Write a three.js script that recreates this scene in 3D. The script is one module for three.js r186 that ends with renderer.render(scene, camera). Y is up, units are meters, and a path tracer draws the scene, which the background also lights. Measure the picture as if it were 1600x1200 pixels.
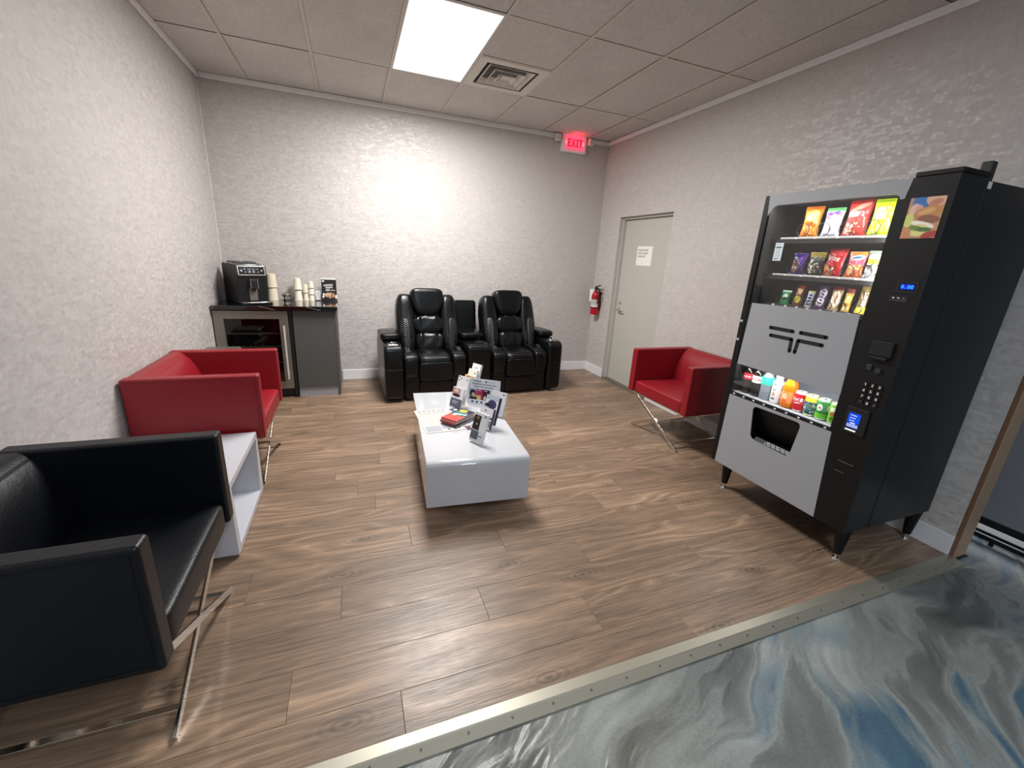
import * as THREE from 'three';
import { RoundedBoxGeometry } from 'three/addons/geometries/RoundedBoxGeometry.js';
import { mergeGeometries, mergeVertices, toCreasedNormals } from 'three/addons/utils/BufferGeometryUtils.js';
import { RectAreaLightUniformsLib } from 'three/addons/lights/RectAreaLightUniformsLib.js';

// ---------- camera, sky, light, exposure ----------
RectAreaLightUniformsLib.init();
const scene = new THREE.Scene();
const camera = new THREE.PerspectiveCamera(84.96, 4 / 3, 0.05, 60);
camera.position.set(1.2275, 1.5089, 5.206);
camera.rotation.set(-0.2924, -0.3711, 0.0571, 'YXZ');
scene.add(camera);
scene.background = new THREE.Color(2.6, 2.7, 2.8);
const renderer = new THREE.WebGLRenderer({ antialias: true });
renderer.toneMapping = THREE.LinearToneMapping;
renderer.toneMappingExposure = 1.1;
renderer.shadowMap.enabled = true;
const W = 4.39, H = 2.967, T = 0.6096, GX = 0.4104, GZ = 0.9459, ZE = 4.2, ZF = 9.0;
function areaLight(name, x, y, z, w, h, intensity, color, look) {
  const l = new THREE.RectAreaLight(color, intensity, w, h);
  l.name = name; l.position.set(x, y, z); l.lookAt(look[0], look[1], look[2]); scene.add(l); return l;
}
const PX = GX + 2.5 * T, PZ = GZ + T;
areaLight('ceiling_panel_light', PX, H - 0.03, PZ, 0.59, 1.2, 52, new THREE.Color(1, 0.985, 0.965), [PX, 0, PZ]);
areaLight('showroom_panel_light', PX, H - 0.03, GZ + 9 * T, 0.59, 1.2, 32, new THREE.Color(0.76, 0.88, 1), [PX, 0, GZ + 9 * T]);

// ---------- helpers ----------
const R = Math.PI / 180;
function rng(seed) { let s = seed >>> 0; return () => { s = (s + 0x6D2B79F5) | 0; let t = Math.imul(s ^ (s >>> 15), 1 | s); t = (t + Math.imul(t ^ (t >>> 7), 61 | t)) ^ t; return ((t ^ (t >>> 14)) >>> 0) / 4294967296; }; }
function hash(x, y, s) { let h = Math.imul(x, 374761393) + Math.imul(y, 668265263) + Math.imul(s, 2246822519); h = Math.imul(h ^ (h >>> 13), 1274126177); return ((h ^ (h >>> 16)) >>> 0) / 4294967296; }
function vn(x, y, px, py, s) { // periodic value noise
  const xi = Math.floor(x), yi = Math.floor(y), fx = x - xi, fy = y - yi, u = fx * fx * (3 - 2 * fx), v = fy * fy * (3 - 2 * fy);
  const m = (a, n) => ((a % n) + n) % n, x0 = m(xi, px), x1 = m(xi + 1, px), y0 = m(yi, py), y1 = m(yi + 1, py);
  const a = hash(x0, y0, s), b = hash(x1, y0, s), c = hash(x0, y1, s), d = hash(x1, y1, s);
  return a + (b - a) * u + (c - a) * v + (a - b - c + d) * u * v;
}
function fbm(x, y, px, py, s, o = 4) { let f = 0, a = 0.5, t = 0; for (let i = 0; i < o; i++) { f += a * vn(x, y, px, py, s + i); t += a; x *= 2; y *= 2; px *= 2; py *= 2; a *= 0.5; } return f / t; }
function dataTex(w, h, fn, srgb) {
  const d = new Uint8Array(w * h * 4), o = [0, 0, 0];
  for (let y = 0; y < h; y++) for (let x = 0; x < w; x++) { fn(x, y, o); const k = (y * w + x) * 4; for (let i = 0; i < 3; i++) d[k + i] = Math.max(0, Math.min(255, o[i])); d[k + 3] = 255; }
  const t = new THREE.DataTexture(d, w, h, THREE.RGBAFormat); t.wrapS = t.wrapT = THREE.RepeatWrapping; t.magFilter = THREE.LinearFilter; t.minFilter = THREE.LinearFilter;
  if (srgb) t.colorSpace = THREE.SRGBColorSpace; t.needsUpdate = true; return t;
}
function canvasTex(w, h, draw) {
  const c = document.createElement('canvas'); c.width = w; c.height = h; const g = c.getContext('2d'); draw(g, w, h);
  const t = new THREE.CanvasTexture(c); t.colorSpace = THREE.SRGBColorSpace; t.wrapS = t.wrapT = THREE.ClampToEdgeWrapping; return t;
}
const rep = (t, x, y) => { const c = t.clone(); c.repeat.set(x, y); c.needsUpdate = true; return c; };
const std = (color, roughness = 0.5, o = {}) => new THREE.MeshStandardMaterial({ color, roughness, metalness: 0, ...o });
const phys = (color, roughness = 0.5, o = {}) => new THREE.MeshPhysicalMaterial({ color, roughness, metalness: 0, ...o });
function tag(o, label, category, group) { o.userData.label = label; o.userData.category = category; if (group) o.userData.group = group; return o; }
const taken = {};
function numbered(n) { if (!(n in taken)) { taken[n] = 0; return n; } taken[n]++; return n + '_' + String(taken[n]).padStart(3, '0'); }
function thing(name, label, category, pos = [0, 0, 0], ry = 0, group) {
  const o = new THREE.Group(); o.name = numbered(name); o.position.set(...pos); o.rotation.y = ry; scene.add(o); return tag(o, label, category, group);
}
function mesh(name, geo, mat, parent) { const m = new THREE.Mesh(geo, mat); m.name = name; (parent || scene).add(m); return m; }
function single(name, label, category, geo, mat, pos = [0, 0, 0], ry = 0, group) { const m = mesh(numbered(name), geo, mat); m.position.set(...pos); m.rotation.y = ry; return tag(m, label, category, group); }
function structure(name, geo, mat) { const o = geo ? mesh(name, geo, mat) : new THREE.Group(); if (!geo) { o.name = name; scene.add(o); } o.userData.kind = 'structure'; return o; }
const at = (g, x = 0, y = 0, z = 0, rx = 0, ry = 0, rz = 0) => { if (rx) g.rotateX(rx); if (ry) g.rotateY(ry); if (rz) g.rotateZ(rz); g.translate(x, y, z); return g; };
function merge(list) {
  return mergeGeometries(list.map((g) => { const n = g.index ? g.toNonIndexed() : g; for (const k of Object.keys(n.attributes)) if (!['position', 'normal', 'uv'].includes(k)) n.deleteAttribute(k); return n; }));
}
const box = (x0, x1, y0, y1, z0, z1) => at(new THREE.BoxGeometry(x1 - x0, y1 - y0, z1 - z0), (x0 + x1) / 2, (y0 + y1) / 2, (z0 + z1) / 2);
const rbox = (x0, x1, y0, y1, z0, z1, r = 0.006, s = 2) => at(new RoundedBoxGeometry(x1 - x0, y1 - y0, z1 - z0, s, Math.min(r, (x1 - x0) / 2.01, (y1 - y0) / 2.01, (z1 - z0) / 2.01)), (x0 + x1) / 2, (y0 + y1) / 2, (z0 + z1) / 2);
function uvMetres(g, sx = 1, sy = 1, ox = 0, oy = 0) { // uv in metres from the dominant axis of the normal
  const p = g.attributes.position, n = g.attributes.normal, uv = new Float32Array(p.count * 2);
  for (let i = 0; i < p.count; i++) {
    const ax = Math.abs(n.getX(i)), ay = Math.abs(n.getY(i)), az = Math.abs(n.getZ(i)); let u, v;
    if (ax >= ay && ax >= az) { u = p.getZ(i); v = p.getY(i); } else if (ay >= az) { u = p.getX(i); v = p.getZ(i); } else { u = p.getX(i); v = p.getY(i); }
    uv[i * 2] = u * sx + ox; uv[i * 2 + 1] = v * sy + oy;
  }
  g.setAttribute('uv', new THREE.BufferAttribute(uv, 2)); return g;
}
function bar(a, b, w, t, up = [0, 0, 1]) { // flat bar between two points; w along the cross direction, t along up
  const A = new THREE.Vector3(...a), B = new THREE.Vector3(...b), d = B.clone().sub(A), L = d.length(); d.normalize();
  const u = new THREE.Vector3(...up), s = u.clone().cross(d).normalize(); u.copy(d).cross(s).normalize();
  const g = new RoundedBoxGeometry(L, w, t, 2, Math.min(w, t) * 0.2), m = new THREE.Matrix4().makeBasis(d, s, u); m.setPosition(A.add(B).multiplyScalar(0.5)); return g.applyMatrix4(m);
}
const tube = (pts, r, n = 24, k = 8) => new THREE.TubeGeometry(new THREE.CatmullRomCurve3(pts.map((p) => new THREE.Vector3(...p))), n, r, k, false);
const cyl = (r0, r1, h, x, y, z, n = 24) => at(new THREE.CylinderGeometry(r1, r0, h, n), x, y + h / 2, z);
const lathe = (pts, n = 32) => new THREE.LatheGeometry(pts.map((p) => new THREE.Vector2(p[0], p[1])), n);
function poly(pts, depth, holes = [], bevel = 0) { // polygon in xy, extruded along +z from 0
  const s = new THREE.Shape(pts.map((p) => new THREE.Vector2(p[0], p[1]))); for (const h of holes) s.holes.push(new THREE.Path(h.map((p) => new THREE.Vector2(p[0], p[1]))));
  return new THREE.ExtrudeGeometry(s, { depth, bevelEnabled: bevel > 0, bevelThickness: bevel, bevelSize: bevel, bevelSegments: 2, steps: 1 });
}
function roundPoly(pts, r, n = 5) { // round the corners of a polygon
  const out = [], N = pts.length;
  for (let i = 0; i < N; i++) {
    const p = new THREE.Vector2(...pts[i]), a = new THREE.Vector2(...pts[(i + N - 1) % N]), b = new THREE.Vector2(...pts[(i + 1) % N]);
    const A = a.sub(p).setLength(r).add(p), B = b.sub(p).setLength(r).add(p);
    for (let k = 0; k <= n; k++) { const t = k / n, q = (1 - t) * (1 - t), w = 2 * t * (1 - t), e = t * t; out.push([q * A.x + w * p.x + e * B.x, q * A.y + w * p.y + e * B.y]); }
  }
  return out;
}
function puff(w, h, d, { e1 = 0.35, e2 = 0.35, n = 40, m = 28, fx, fz, wrinkle } = {}) { // superellipsoid cushion about the origin
  const sp = (v, e) => Math.sign(v) * Math.pow(Math.abs(v), e), pos = [], idx = [], uv = [];
  for (let j = 0; j <= m; j++) { const ph = -Math.PI / 2 + Math.PI * j / m;
    for (let i = 0; i <= n; i++) { const th = -Math.PI + 2 * Math.PI * i / n;
      let x = w / 2 * sp(Math.cos(ph), e1) * sp(Math.cos(th), e2), z = d / 2 * sp(Math.cos(ph), e1) * sp(Math.sin(th), e2), y = h / 2 * sp(Math.sin(ph), e1);
      const v = y / h + 0.5; if (fx) x *= fx(v); if (fz) z += fz(v, x / w * 2); if (wrinkle) z += wrinkle(x, y, z);
      pos.push(x, y, z); uv.push(x, y); } }
  for (let j = 0; j < m; j++) for (let i = 0; i < n; i++) { const a = j * (n + 1) + i, b = a + 1, c = a + n + 1, e = c + 1; idx.push(a, c, b, b, c, e); }
  const g = new THREE.BufferGeometry(); g.setAttribute('position', new THREE.Float32BufferAttribute(pos, 3)); g.setAttribute('uv', new THREE.Float32BufferAttribute(uv, 2)); g.setIndex(idx); g.computeVertexNormals(); return g;
}
function quad(w, h) { return new THREE.PlaneGeometry(w, h); }
function printed(w, h, d) { // a thin card; the print shows on its +z face only, edges and back take a corner of the print
  const g = new THREE.BoxGeometry(w, h, d), uv = g.attributes.uv, n = g.attributes.normal; for (let i = 0; i < uv.count; i++) if (n.getZ(i) < 0.5) uv.setXY(i, 0.02, 0.98); return g;
}

// ---------- textures ----------
const wallCells = (() => { const cols = 74, rows = 124; return (x, y, S, out) => {
  const jx = (fbm(x / S * 180, y / S * 180, 180, 180, 201, 2) - 0.5) * 0.3, jy = (fbm(x / S * 150, y / S * 150, 150, 150, 211, 2) - 0.5) * 0.4, v = y / S * rows + jy, row = ((Math.floor(v) % rows) + rows) % rows, fy = v - Math.floor(v), off = hash(row, 7, 3), u = x / S * cols + off + jx, c0 = Math.floor(u), fx = u - c0, col = ((c0 % cols) + cols) % cols;
  let key = col; if (hash(col, row, 11) < 0.35) key = (col + 1) % cols; // some pieces merge into a longer dash
  out[0] = hash(key, row, 21); out[1] = hash(key, row, 22); out[2] = hash(key, row, 23); out[3] = Math.pow(Math.sin(Math.PI * Math.min(1, Math.max(0, fx))), 0.2) * Math.pow(Math.sin(Math.PI * Math.min(1, Math.max(0, fy))), 0.25); out[4] = fy; }; })();
const S1 = 1536, tmp = [0, 0, 0, 0, 0];
const wallColor = dataTex(S1, S1, (x, y, o) => { wallCells(x, y, S1, tmp); const f = fbm(x / S1 * 256, y / S1 * 60, 256, 60, 5, 2); const k = 0.965 + 0.035 * tmp[0] + 0.05 * (f - 0.5); o[0] = 197 * k; o[1] = 191 * k; o[2] = 187 * k; }, true);
const wallRough = dataTex(S1, S1, (x, y, o) => { wallCells(x, y, S1, tmp); const r = tmp[2] > 0.5 ? 0.68 - 0.31 * tmp[3] : 0.72; const f = fbm(x / S1 * 256, y / S1 * 64, 256, 64, 9, 2); o[0] = o[2] = 0; o[1] = 255 * (r + 0.12 * (f - 0.5)); });
const wallNormal = dataTex(S1, S1, (x, y, o) => { wallCells(x, y, S1, tmp); const f = fbm(x / S1 * 300, y / S1 * 90, 300, 90, 31, 2) - 0.5, g = fbm(x / S1 * 120, y / S1 * 240, 120, 240, 37, 2) - 0.5; o[0] = 127.5 + 127 * ((tmp[0] - 0.5) * 0.19 * tmp[3] + f * 0.1); o[1] = 127.5 + 127 * ((tmp[1] - 0.5) * 0.19 * tmp[3] + g * 0.12); o[2] = 254; });
const PR = 10; // plank rows on one sheet of 2.44 m by 1.96 m
function plank(x, y, o) {
  const w = 2048, h = 1280, v = y / h * PR, row = Math.floor(v), fy = v - row, u = x / w; // u 0..1 over 2.44 m
  const s = row * 17 + 3, warp = fbm(u * 6, fy * 2.2, 6, 64, s, 3), bend = fbm(u * 3, fy * 1.3 + 7, 3, 64, s + 40, 2);
  const ring = Math.sin((fy * 2.1 + bend * 3.4 + warp * 0.9) * 9.5), fine = fbm(u * 44, fy * 120, 44, 512, s + 5, 2), med = fbm(u * 9, fy * 36, 9, 256, s + 9, 3), patch = fbm(u * 4, fy * 1.6, 4, 64, s + 13, 2);
  let k = 0.88 + 0.26 * (med - 0.5) + 0.27 * (fine - 0.5) + 0.085 * ring * (0.2 + patch) + 0.28 * (patch - 0.5) + (hash(row, 1, 77) - 0.5) * 0.1;
  const kx = hash(row, 2, 5), ky = 0.3 + 0.4 * hash(row, 3, 5), kd = Math.hypot((u - kx) * 26, (fy - ky) * 5.5); if (kd < 1.6) k -= 0.24 * Math.pow(1 - kd / 1.6, 1.4) * (0.75 + 0.5 * Math.sin(kd * 16));
  const pale = Math.max(0, Math.sin((fy * 2.1 + bend * 3.4 + warp * 0.9) * 9.5) - 0.86) * (patch > 0.52 ? 1.1 : 0.25);
  o[0] = 154 * k + 60 * pale; o[1] = 127 * k + 56 * pale; o[2] = 104 * k + 50 * pale; o[3] = k;
}
const woodColor = dataTex(2048, 1280, (x, y, o) => plank(x, y, o), true);
const woodRough = dataTex(1024, 640, (x, y, o) => { const q = [0, 0, 0, 0]; plank(x * 2, y * 2, q); o[0] = o[2] = 0; o[1] = 255 * (0.36 + 0.16 * (1 - q[3])); });
const woodBump = dataTex(2048, 1280, (x, y, o) => { const v = y / 1280 * PR, row = Math.floor(v), fy = v - row, u = x / 2048; o[0] = o[1] = o[2] = 255 * fbm(u * 40, fy * 85, 40, 512, row * 17 + 8, 2); });
function epoxyH(u, v) { // flowing streaks; u, v in 0..1 over 5 m
  const a = fbm(u * 5, v * 5, 5, 5, 61, 4), b = fbm(u * 5 + 3.3, v * 5 + 1.7, 5, 5, 71, 4), du = u + 0.11 * (a - 0.5), dv = v + 0.11 * (b - 0.5);
  const r = 0.86, x = du * r - dv * 0.5, y = du * 0.5 + dv * r; // streaks run obliquely
  return [fbm(x * 11 + 40, y * 55 + 40, 4096, 4096, 81, 6), fbm(x * 4 + 40, y * 13 + 40, 4096, 4096, 91, 5), a, b];
}
const ES = 1400;
const epoxyColor = dataTex(ES, ES, (x, y, o) => { const [s, p, a] = epoxyH(x / ES, y / ES); const rd = Math.pow(1 - Math.min(1, Math.abs(2 * s - 1) * 5), 3); let k = 0.8 + 0.85 * (s - 0.5) + 0.55 * (p - 0.5) + 0.1 * rd; let r = 141 * k, g = 145 * k, b = 141 * k;
  const warm = Math.max(0, (a - 0.5) * 2.2); r += 14 * warm; g += 8 * warm; const bl = Math.max(0, Math.min(1, (p * 0.45 + s * 0.55 - 0.55) * 14)) * Math.max(0, Math.min(1, (0.5 - a) * 9)); r += (30 - r) * 0.66 * bl; g += (66 - g) * 0.66 * bl; b += (92 - b) * 0.66 * bl;
  const n = (hash(x, y, 3) - 0.5) * 16; o[0] = r + n; o[1] = g + n; o[2] = b + n; }, true);
const epoxyBump = dataTex(1024, 1024, (x, y, o) => { const [s, p] = epoxyH(x / 1024, y / 1024), r = Math.max(0, 1 - Math.abs(2 * s - 1) * 4); o[0] = o[1] = o[2] = 255 * (0.35 * s + 0.35 * p + 0.25 * r); });
const tileColor = dataTex(512, 512, (x, y, o) => { const f = fbm(x / 512 * 90, y / 512 * 90, 90, 90, 15, 2), c = fbm(x / 512 * 6, y / 512 * 6, 6, 6, 16, 3); const k = 0.96 + 0.09 * (f - 0.5) + 0.06 * (c - 0.5); o[0] = 212 * k; o[1] = 208 * k; o[2] = 204 * k; }, true);
const tileBump = dataTex(512, 512, (x, y, o) => { o[0] = o[1] = o[2] = 255 * fbm(x / 512 * 80, y / 512 * 80, 80, 80, 18, 3); });
const leatherBump = dataTex(512, 512, (x, y, o) => { const a = fbm(x / 512 * 60, y / 512 * 60, 60, 60, 41, 2), b = fbm(x / 512 * 8, y / 512 * 8, 8, 8, 43, 3); o[0] = o[1] = o[2] = 255 * (0.45 * a + 0.55 * b); });
const quiltBump = dataTex(256, 256, (x, y, o) => { const u = x / 256 * 4, v = y / 256 * 8, z = Math.abs((u % 1) - 0.5), t = ((v + z * 1.4) % 1 + 1) % 1; const e = Math.min(t, 1 - t) * 2; o[0] = o[1] = o[2] = 255 * Math.pow(e, 0.4); });
const quiltColor = dataTex(256, 256, (x, y, o) => { const u = x / 256 * 4, v = y / 256 * 8, z = Math.abs((u % 1) - 0.5), t = ((v + z * 1.4) % 1 + 1) % 1, e = Math.min(t, 1 - t); const k = e < 0.08 ? 84 : 10; o[0] = k; o[1] = k; o[2] = k + 1; }, true);

// ---------- materials ----------
const M = {};
M.wall = phys(0xffffff, 1, { specularIntensity: 0.8, map: wallColor, roughnessMap: wallRough, normalMap: wallNormal, normalScale: new THREE.Vector2(1, 1) });
M.paint = std(0xf0f0f0, 0.45);
M.plainWall = std(0xb4ada6, 0.8);
M.base = std(0xe4e4e6, 0.4);
M.jamb = std(0xbdbab1, 0.55);
M.wood = std(0xffffff, 1, { map: woodColor, roughnessMap: woodRough, bumpMap: woodBump, bumpScale: 0.0006 });
M.subfloor = std(0x2a221c, 0.9);
M.epoxy = phys(0xffffff, 0.34, { map: epoxyColor, bumpMap: epoxyBump, bumpScale: 0.012 });
M.tile = std(0xffffff, 0.95, { map: tileColor, bumpMap: tileBump, bumpScale: 0.0012 });
M.grid = std(0xcfc8c0, 0.6);
M.blackLeather = phys(0x060809, 0.28, { specularIntensity: 0.75, bumpMap: leatherBump, bumpScale: 0.0012 });
M.chairLeather = phys(0x080b12, 0.4, { specularIntensity: 0.75, bumpMap: leatherBump, bumpScale: 0.001 });
M.redLeather = phys(0x8e1420, 0.4, { bumpMap: leatherBump, bumpScale: 0.001 });
M.quilt = phys(0xffffff, 0.38, { map: quiltColor, bumpMap: quiltBump, bumpScale: 0.003 });
M.chrome = std(0xd6d3cd, 0.13, { metalness: 1 });
M.steel = std(0x8d8881, 0.36, { metalness: 0.7 });
M.handle = std(0xe2ded6, 0.28, { metalness: 0.35 });
M.brightSteel = std(0xd9d6d0, 0.22, { metalness: 1 });
M.alu = std(0xb4af9f, 0.4, { metalness: 0.7 });
M.screw = std(0x8d8a80, 0.35, { metalness: 0.9 });
M.glossWhite = phys(0xc6c7cb, 0.12, { clearcoat: 0.6, clearcoatRoughness: 0.05 });
M.satinWhite = std(0xc9c9cf, 0.32);
M.black = std(0x0c0d0e, 0.5);
M.machineBlack = phys(0x08090a, 0.5, { specularIntensity: 0.7 });
M.machineSide = std(0x10151a, 0.45);
M.rubber = std(0x070707, 0.7);
M.darkGrey = std(0x2b2c2d, 0.5);
M.cabinet = std(0x4d4d4b, 0.6);
M.counter = phys(0x0d0c0c, 0.08, { clearcoat: 0.5 });
M.vein = phys(0x8d857c, 0.15);
M.greyPanel = std(0x9b9ca0, 0.55);
M.cavity = std(0x1b1b1a, 0.6);
M.cavityPale = std(0xaab0bc, 0.4);
M.wire = std(0x0c0c0c, 0.4);
M.lip = std(0xbfbfbf, 0.3, { metalness: 0.4 });
M.pane = phys(0xffffff, 0.02, { transmission: 1, thickness: 0, ior: 1.45 });
M.smoke = phys(0xc4c0bc, 0.03, { transmission: 1, thickness: 0, ior: 1.45 });
M.acrylic = phys(0xffffff, 0.04, { transmission: 1, thickness: 0, ior: 1.4 });
M.paper = std(0xe6e4e0, 0.75);
M.cup = std(0xece4d2, 0.7);
M.cupTan = std(0xe4d8bd, 0.7);
M.shade = std(0x86878c, 0.9);
M.brownWood = std(0x7a5740, 0.7, { bumpMap: woodBump, bumpScale: 0.001 });
M.brownPale = std(0xa78f77, 0.75, { bumpMap: woodBump, bumpScale: 0.001 });
M.extRed = phys(0xb00d1c, 0.3);
M.duct = std(0x6e6b66, 0.7);
M.vent = std(0xdedad2, 0.6);
const glow = (c, i, base = 0x000000) => new THREE.MeshStandardMaterial({ color: base, emissive: c, emissiveIntensity: i, roughness: 0.6 });

// ---------- structure: walls ----------
const wallUV = (g) => uvMetres(g, 1 / 2.1, 1 / 2.1);
structure('wall_back', wallUV(box(-0.12, W + 0.13, -0.05, H + 0.1, -0.12, 0)), M.wall);
structure('wall_left', wallUV(box(-0.12, 0, -0.05, H + 0.1, 0, ZF)), M.wall);
{ // right partition with the door opening, drawn in (z, y) and turned to face -x
  const g = poly([[0, -0.05], [0.455, -0.05], [0.455, 2.056], [1.405, 2.056], [1.405, -0.05], [ZE, -0.05], [ZE, H + 0.1], [0, H + 0.1]], 0.13);
  g.rotateY(-Math.PI / 2); g.translate(W + 0.13, 0, 0); structure('wall_right', wallUV(g), M.wall);
}
structure('wall_front', box(-0.12, 5.1, -0.05, H + 0.1, ZF, ZF + 0.12), M.plainWall);
structure('wall_storefront', merge([box(4.95, 5.07, 2.75, H + 0.1, 3.4, ZF), box(4.95, 5.07, -0.05, H + 0.1, 8.6, ZF), box(W + 0.13, 5.07, -0.05, H + 0.1, 3.3, 3.4), box(4.95, 5.07, -0.05, H + 0.1, 3.4, 3.55)]), M.plainWall);
{ // door recess behind the partition
  const d = structure('door_1');
  mesh('door_slab', rbox(W + 0.085, W + 0.128, 0.008, 2.03, 0.475, 1.385, 0.003), M.jamb, d);
  mesh('door_frame', merge([box(W + 0.045, W + 0.13, 0, 2.056, 0.4555, 0.474), box(W + 0.045, W + 0.13, 0, 2.056, 1.386, 1.4045), box(W + 0.045, W + 0.13, 2.031, 2.0555, 0.474, 1.386)]), M.jamb, d);
  const h = mesh('door_handle', merge([at(cyl(0.03, 0.03, 0.012, 0, 0, 0), W + 0.085, 0.94, 0.56, 0, 0, Math.PI / 2), tube([[W + 0.075, 0.94, 0.56], [W + 0.035, 0.94, 0.56], [W + 0.03, 0.938, 0.58], [W + 0.03, 0.935, 0.665]], 0.0085), at(cyl(0.014, 0.014, 0.02, 0, 0, 0), W + 0.085, 1.03, 0.56, 0, 0, Math.PI / 2)]), M.brightSteel, d); h.userData.label = 'brushed steel lever handle';
  mesh('threshold', rbox(W + 0.0, W + 0.13, -0.01, 0.008, 0.456, 1.404, 0.003), M.screw, d);
}
structure('wall_closet', box(W + 0.14, W + 0.16, -0.05, 2.3, 0.2, 1.7), M.plainWall);
// baseboards
const skirt = (x0, x1, z0, z1) => rbox(x0, x1, 0, 0.122, z0, z1, 0.004);
structure('baseboard_back', skirt(1.08, W, 0.0005, 0.015), M.base);
structure('baseboard_left', skirt(0.0005, 0.014, 0.7, ZF), M.base);
structure('baseboard_right', merge([skirt(W - 0.015, W - 0.0005, 0.015, 0.455), skirt(W - 0.015, W - 0.0005, 1.405, ZE)]), M.base);
// ceiling edge mouldings, corner bead, wood post at the end of the partition, floor strip
const mould = (g) => g;
structure('trim_1', mould(rbox(0, W, H - 0.045, H + 0.002, 0.0005, 0.022, 0.006)), M.paint);
structure('trim_2', rbox(0.0005, 0.022, H - 0.045, H + 0.002, 0.022, ZF, 0.006), M.paint);
structure('trim_3', rbox(W - 0.022, W - 0.0005, H - 0.045, H + 0.002, 0.022, ZE, 0.006), M.paint);
structure('trim_4', rbox(0.0005, 0.006, 0, H - 0.045, 0.0005, 0.006, 0.002), M.paint);
{ const t = structure('trim_5'); mesh('end_board', uvMetres(rbox(W + 0.006, W + 0.13, -0.012, H, ZE, ZE + 0.02, 0.003), 0.4, 0.4), M.brownPale, t); mesh('edge_strip', uvMetres(rbox(W - 0.003, W + 0.006, -0.012, H, ZE - 0.002, ZE + 0.018, 0.003), 0.4, 0.4), M.brownWood, t); }
{ const t = structure('trim_6');
  const pr = new THREE.Shape([[4.193, -0.012], [4.193, 0.004], [4.197, 0.007], [4.235, 0.007], [4.24, 0.005], [4.276, -0.006], [4.276, -0.012]].map((p) => new THREE.Vector2(...p)));
  const g = new THREE.ExtrudeGeometry(pr, { depth: W - 0.02, bevelEnabled: false }); g.rotateY(-Math.PI / 2); g.translate(W - 0.01, 0, 0); mesh('metal_strip', g, M.alu, t);
  for (let x = 0.12; x < W; x += 0.155) mesh('screw', at(new THREE.CylinderGeometry(0.004, 0.004, 0.002, 10), x, 0.0022, 4.254, 0.3), M.screw, t);
}
// ---------- ceiling: slab, tees and single tiles ----------
{ const c = structure('ceiling');
  mesh('ceiling_slab', box(-0.12, 5.1, H + 0.05, H + 0.15, -0.12, ZF + 0.12), M.plainWall, c);
  const xs = [0.0, GX, GX + T, GX + 2 * T, GX + 3 * T, GX + 4 * T, GX + 5 * T, GX + 6 * T, W], zs = [0.0, GZ, GZ + 2 * T, GZ + 4 * T, GZ + 6 * T];
  const r = rng(4);
  const tile = (x0, x1, z0, z1) => { const g = uvMetres(rbox(x0 + 0.008, x1 - 0.008, H + 0.005, H + 0.024, z0 + 0.006, z1 - 0.006, 0.004, 1), 0.9, 0.9, r(), r()); const m = mesh('ceiling_tile', g, M.tile, c); m.position.y = (r() - 0.5) * 0.005; };
  for (let i = 0; i < 8; i++) for (let j = 0; j < 4; j++) { if (i === 3 && j === 1) continue; if (i === 4 && j === 1) { tile(xs[4], xs[5], GZ + T, zs[2]); continue; } tile(xs[i], xs[i + 1], zs[j], zs[j + 1]); }
  // the showroom ceiling behind the camera, panel left open for its lamp
  const zb = zs[4], la = GZ + 8 * T, lb = GZ + 10 * T;
  mesh('ceiling_field', merge([box(0, xs[3], H + 0.001, H + 0.02, zb, ZF), box(xs[4], 5.0, H + 0.001, H + 0.02, zb, ZF), box(xs[3], xs[4], H + 0.001, H + 0.02, zb, la), box(xs[3], xs[4], H + 0.001, H + 0.02, lb, ZF), box(W, 5.0, H + 0.001, H + 0.02, 3.3, zb)]), M.tile, c);
  for (let i = 1; i < 8; i++) mesh('grid_bar', box(xs[i] - 0.011, xs[i] + 0.011, H - 0.0015, H + 0.0006, 0.02, i === 3 || i === 4 ? la : ZF), M.grid, c);
  for (let j = 1; j < 5; j++) mesh('grid_bar', box(0.02, W - 0.02, H - 0.0012, H + 0.0008, zs[j] - 0.011, zs[j] + 0.011), M.grid, c);
  mesh('grid_bar', box(xs[4], xs[5], H - 0.0012, H + 0.0008, GZ + T - 0.011, GZ + T + 0.011), M.grid, c);
}
function panelLight(z, label, i) {
  const o = thing('ceiling_light', label, 'ceiling light', [PX, H, z]);
  mesh('frame', merge([box(-0.3, 0.3, 0.0, 0.04, -0.604, -0.588), box(-0.3, 0.3, 0.0, 0.04, 0.588, 0.604), box(-0.3, -0.288, 0.0, 0.04, -0.588, 0.588), box(0.288, 0.3, 0.0, 0.04, -0.588, 0.588), box(-0.3, 0.3, 0.036, 0.046, -0.6, 0.6)]), M.paint, o);
  mesh('diffuser', box(-0.288, 0.288, 0.002, 0.012, -0.588, 0.588), glow(new THREE.Color(1, 0.985, 0.96), i, 0x888888), o);
}
panelLight(PZ, 'bright rectangular flat panel light in the ceiling beside the air vent', 1.6);
panelLight(GZ + 9 * T, 'flat panel light in the showroom ceiling behind the viewer', 1.6);
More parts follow.
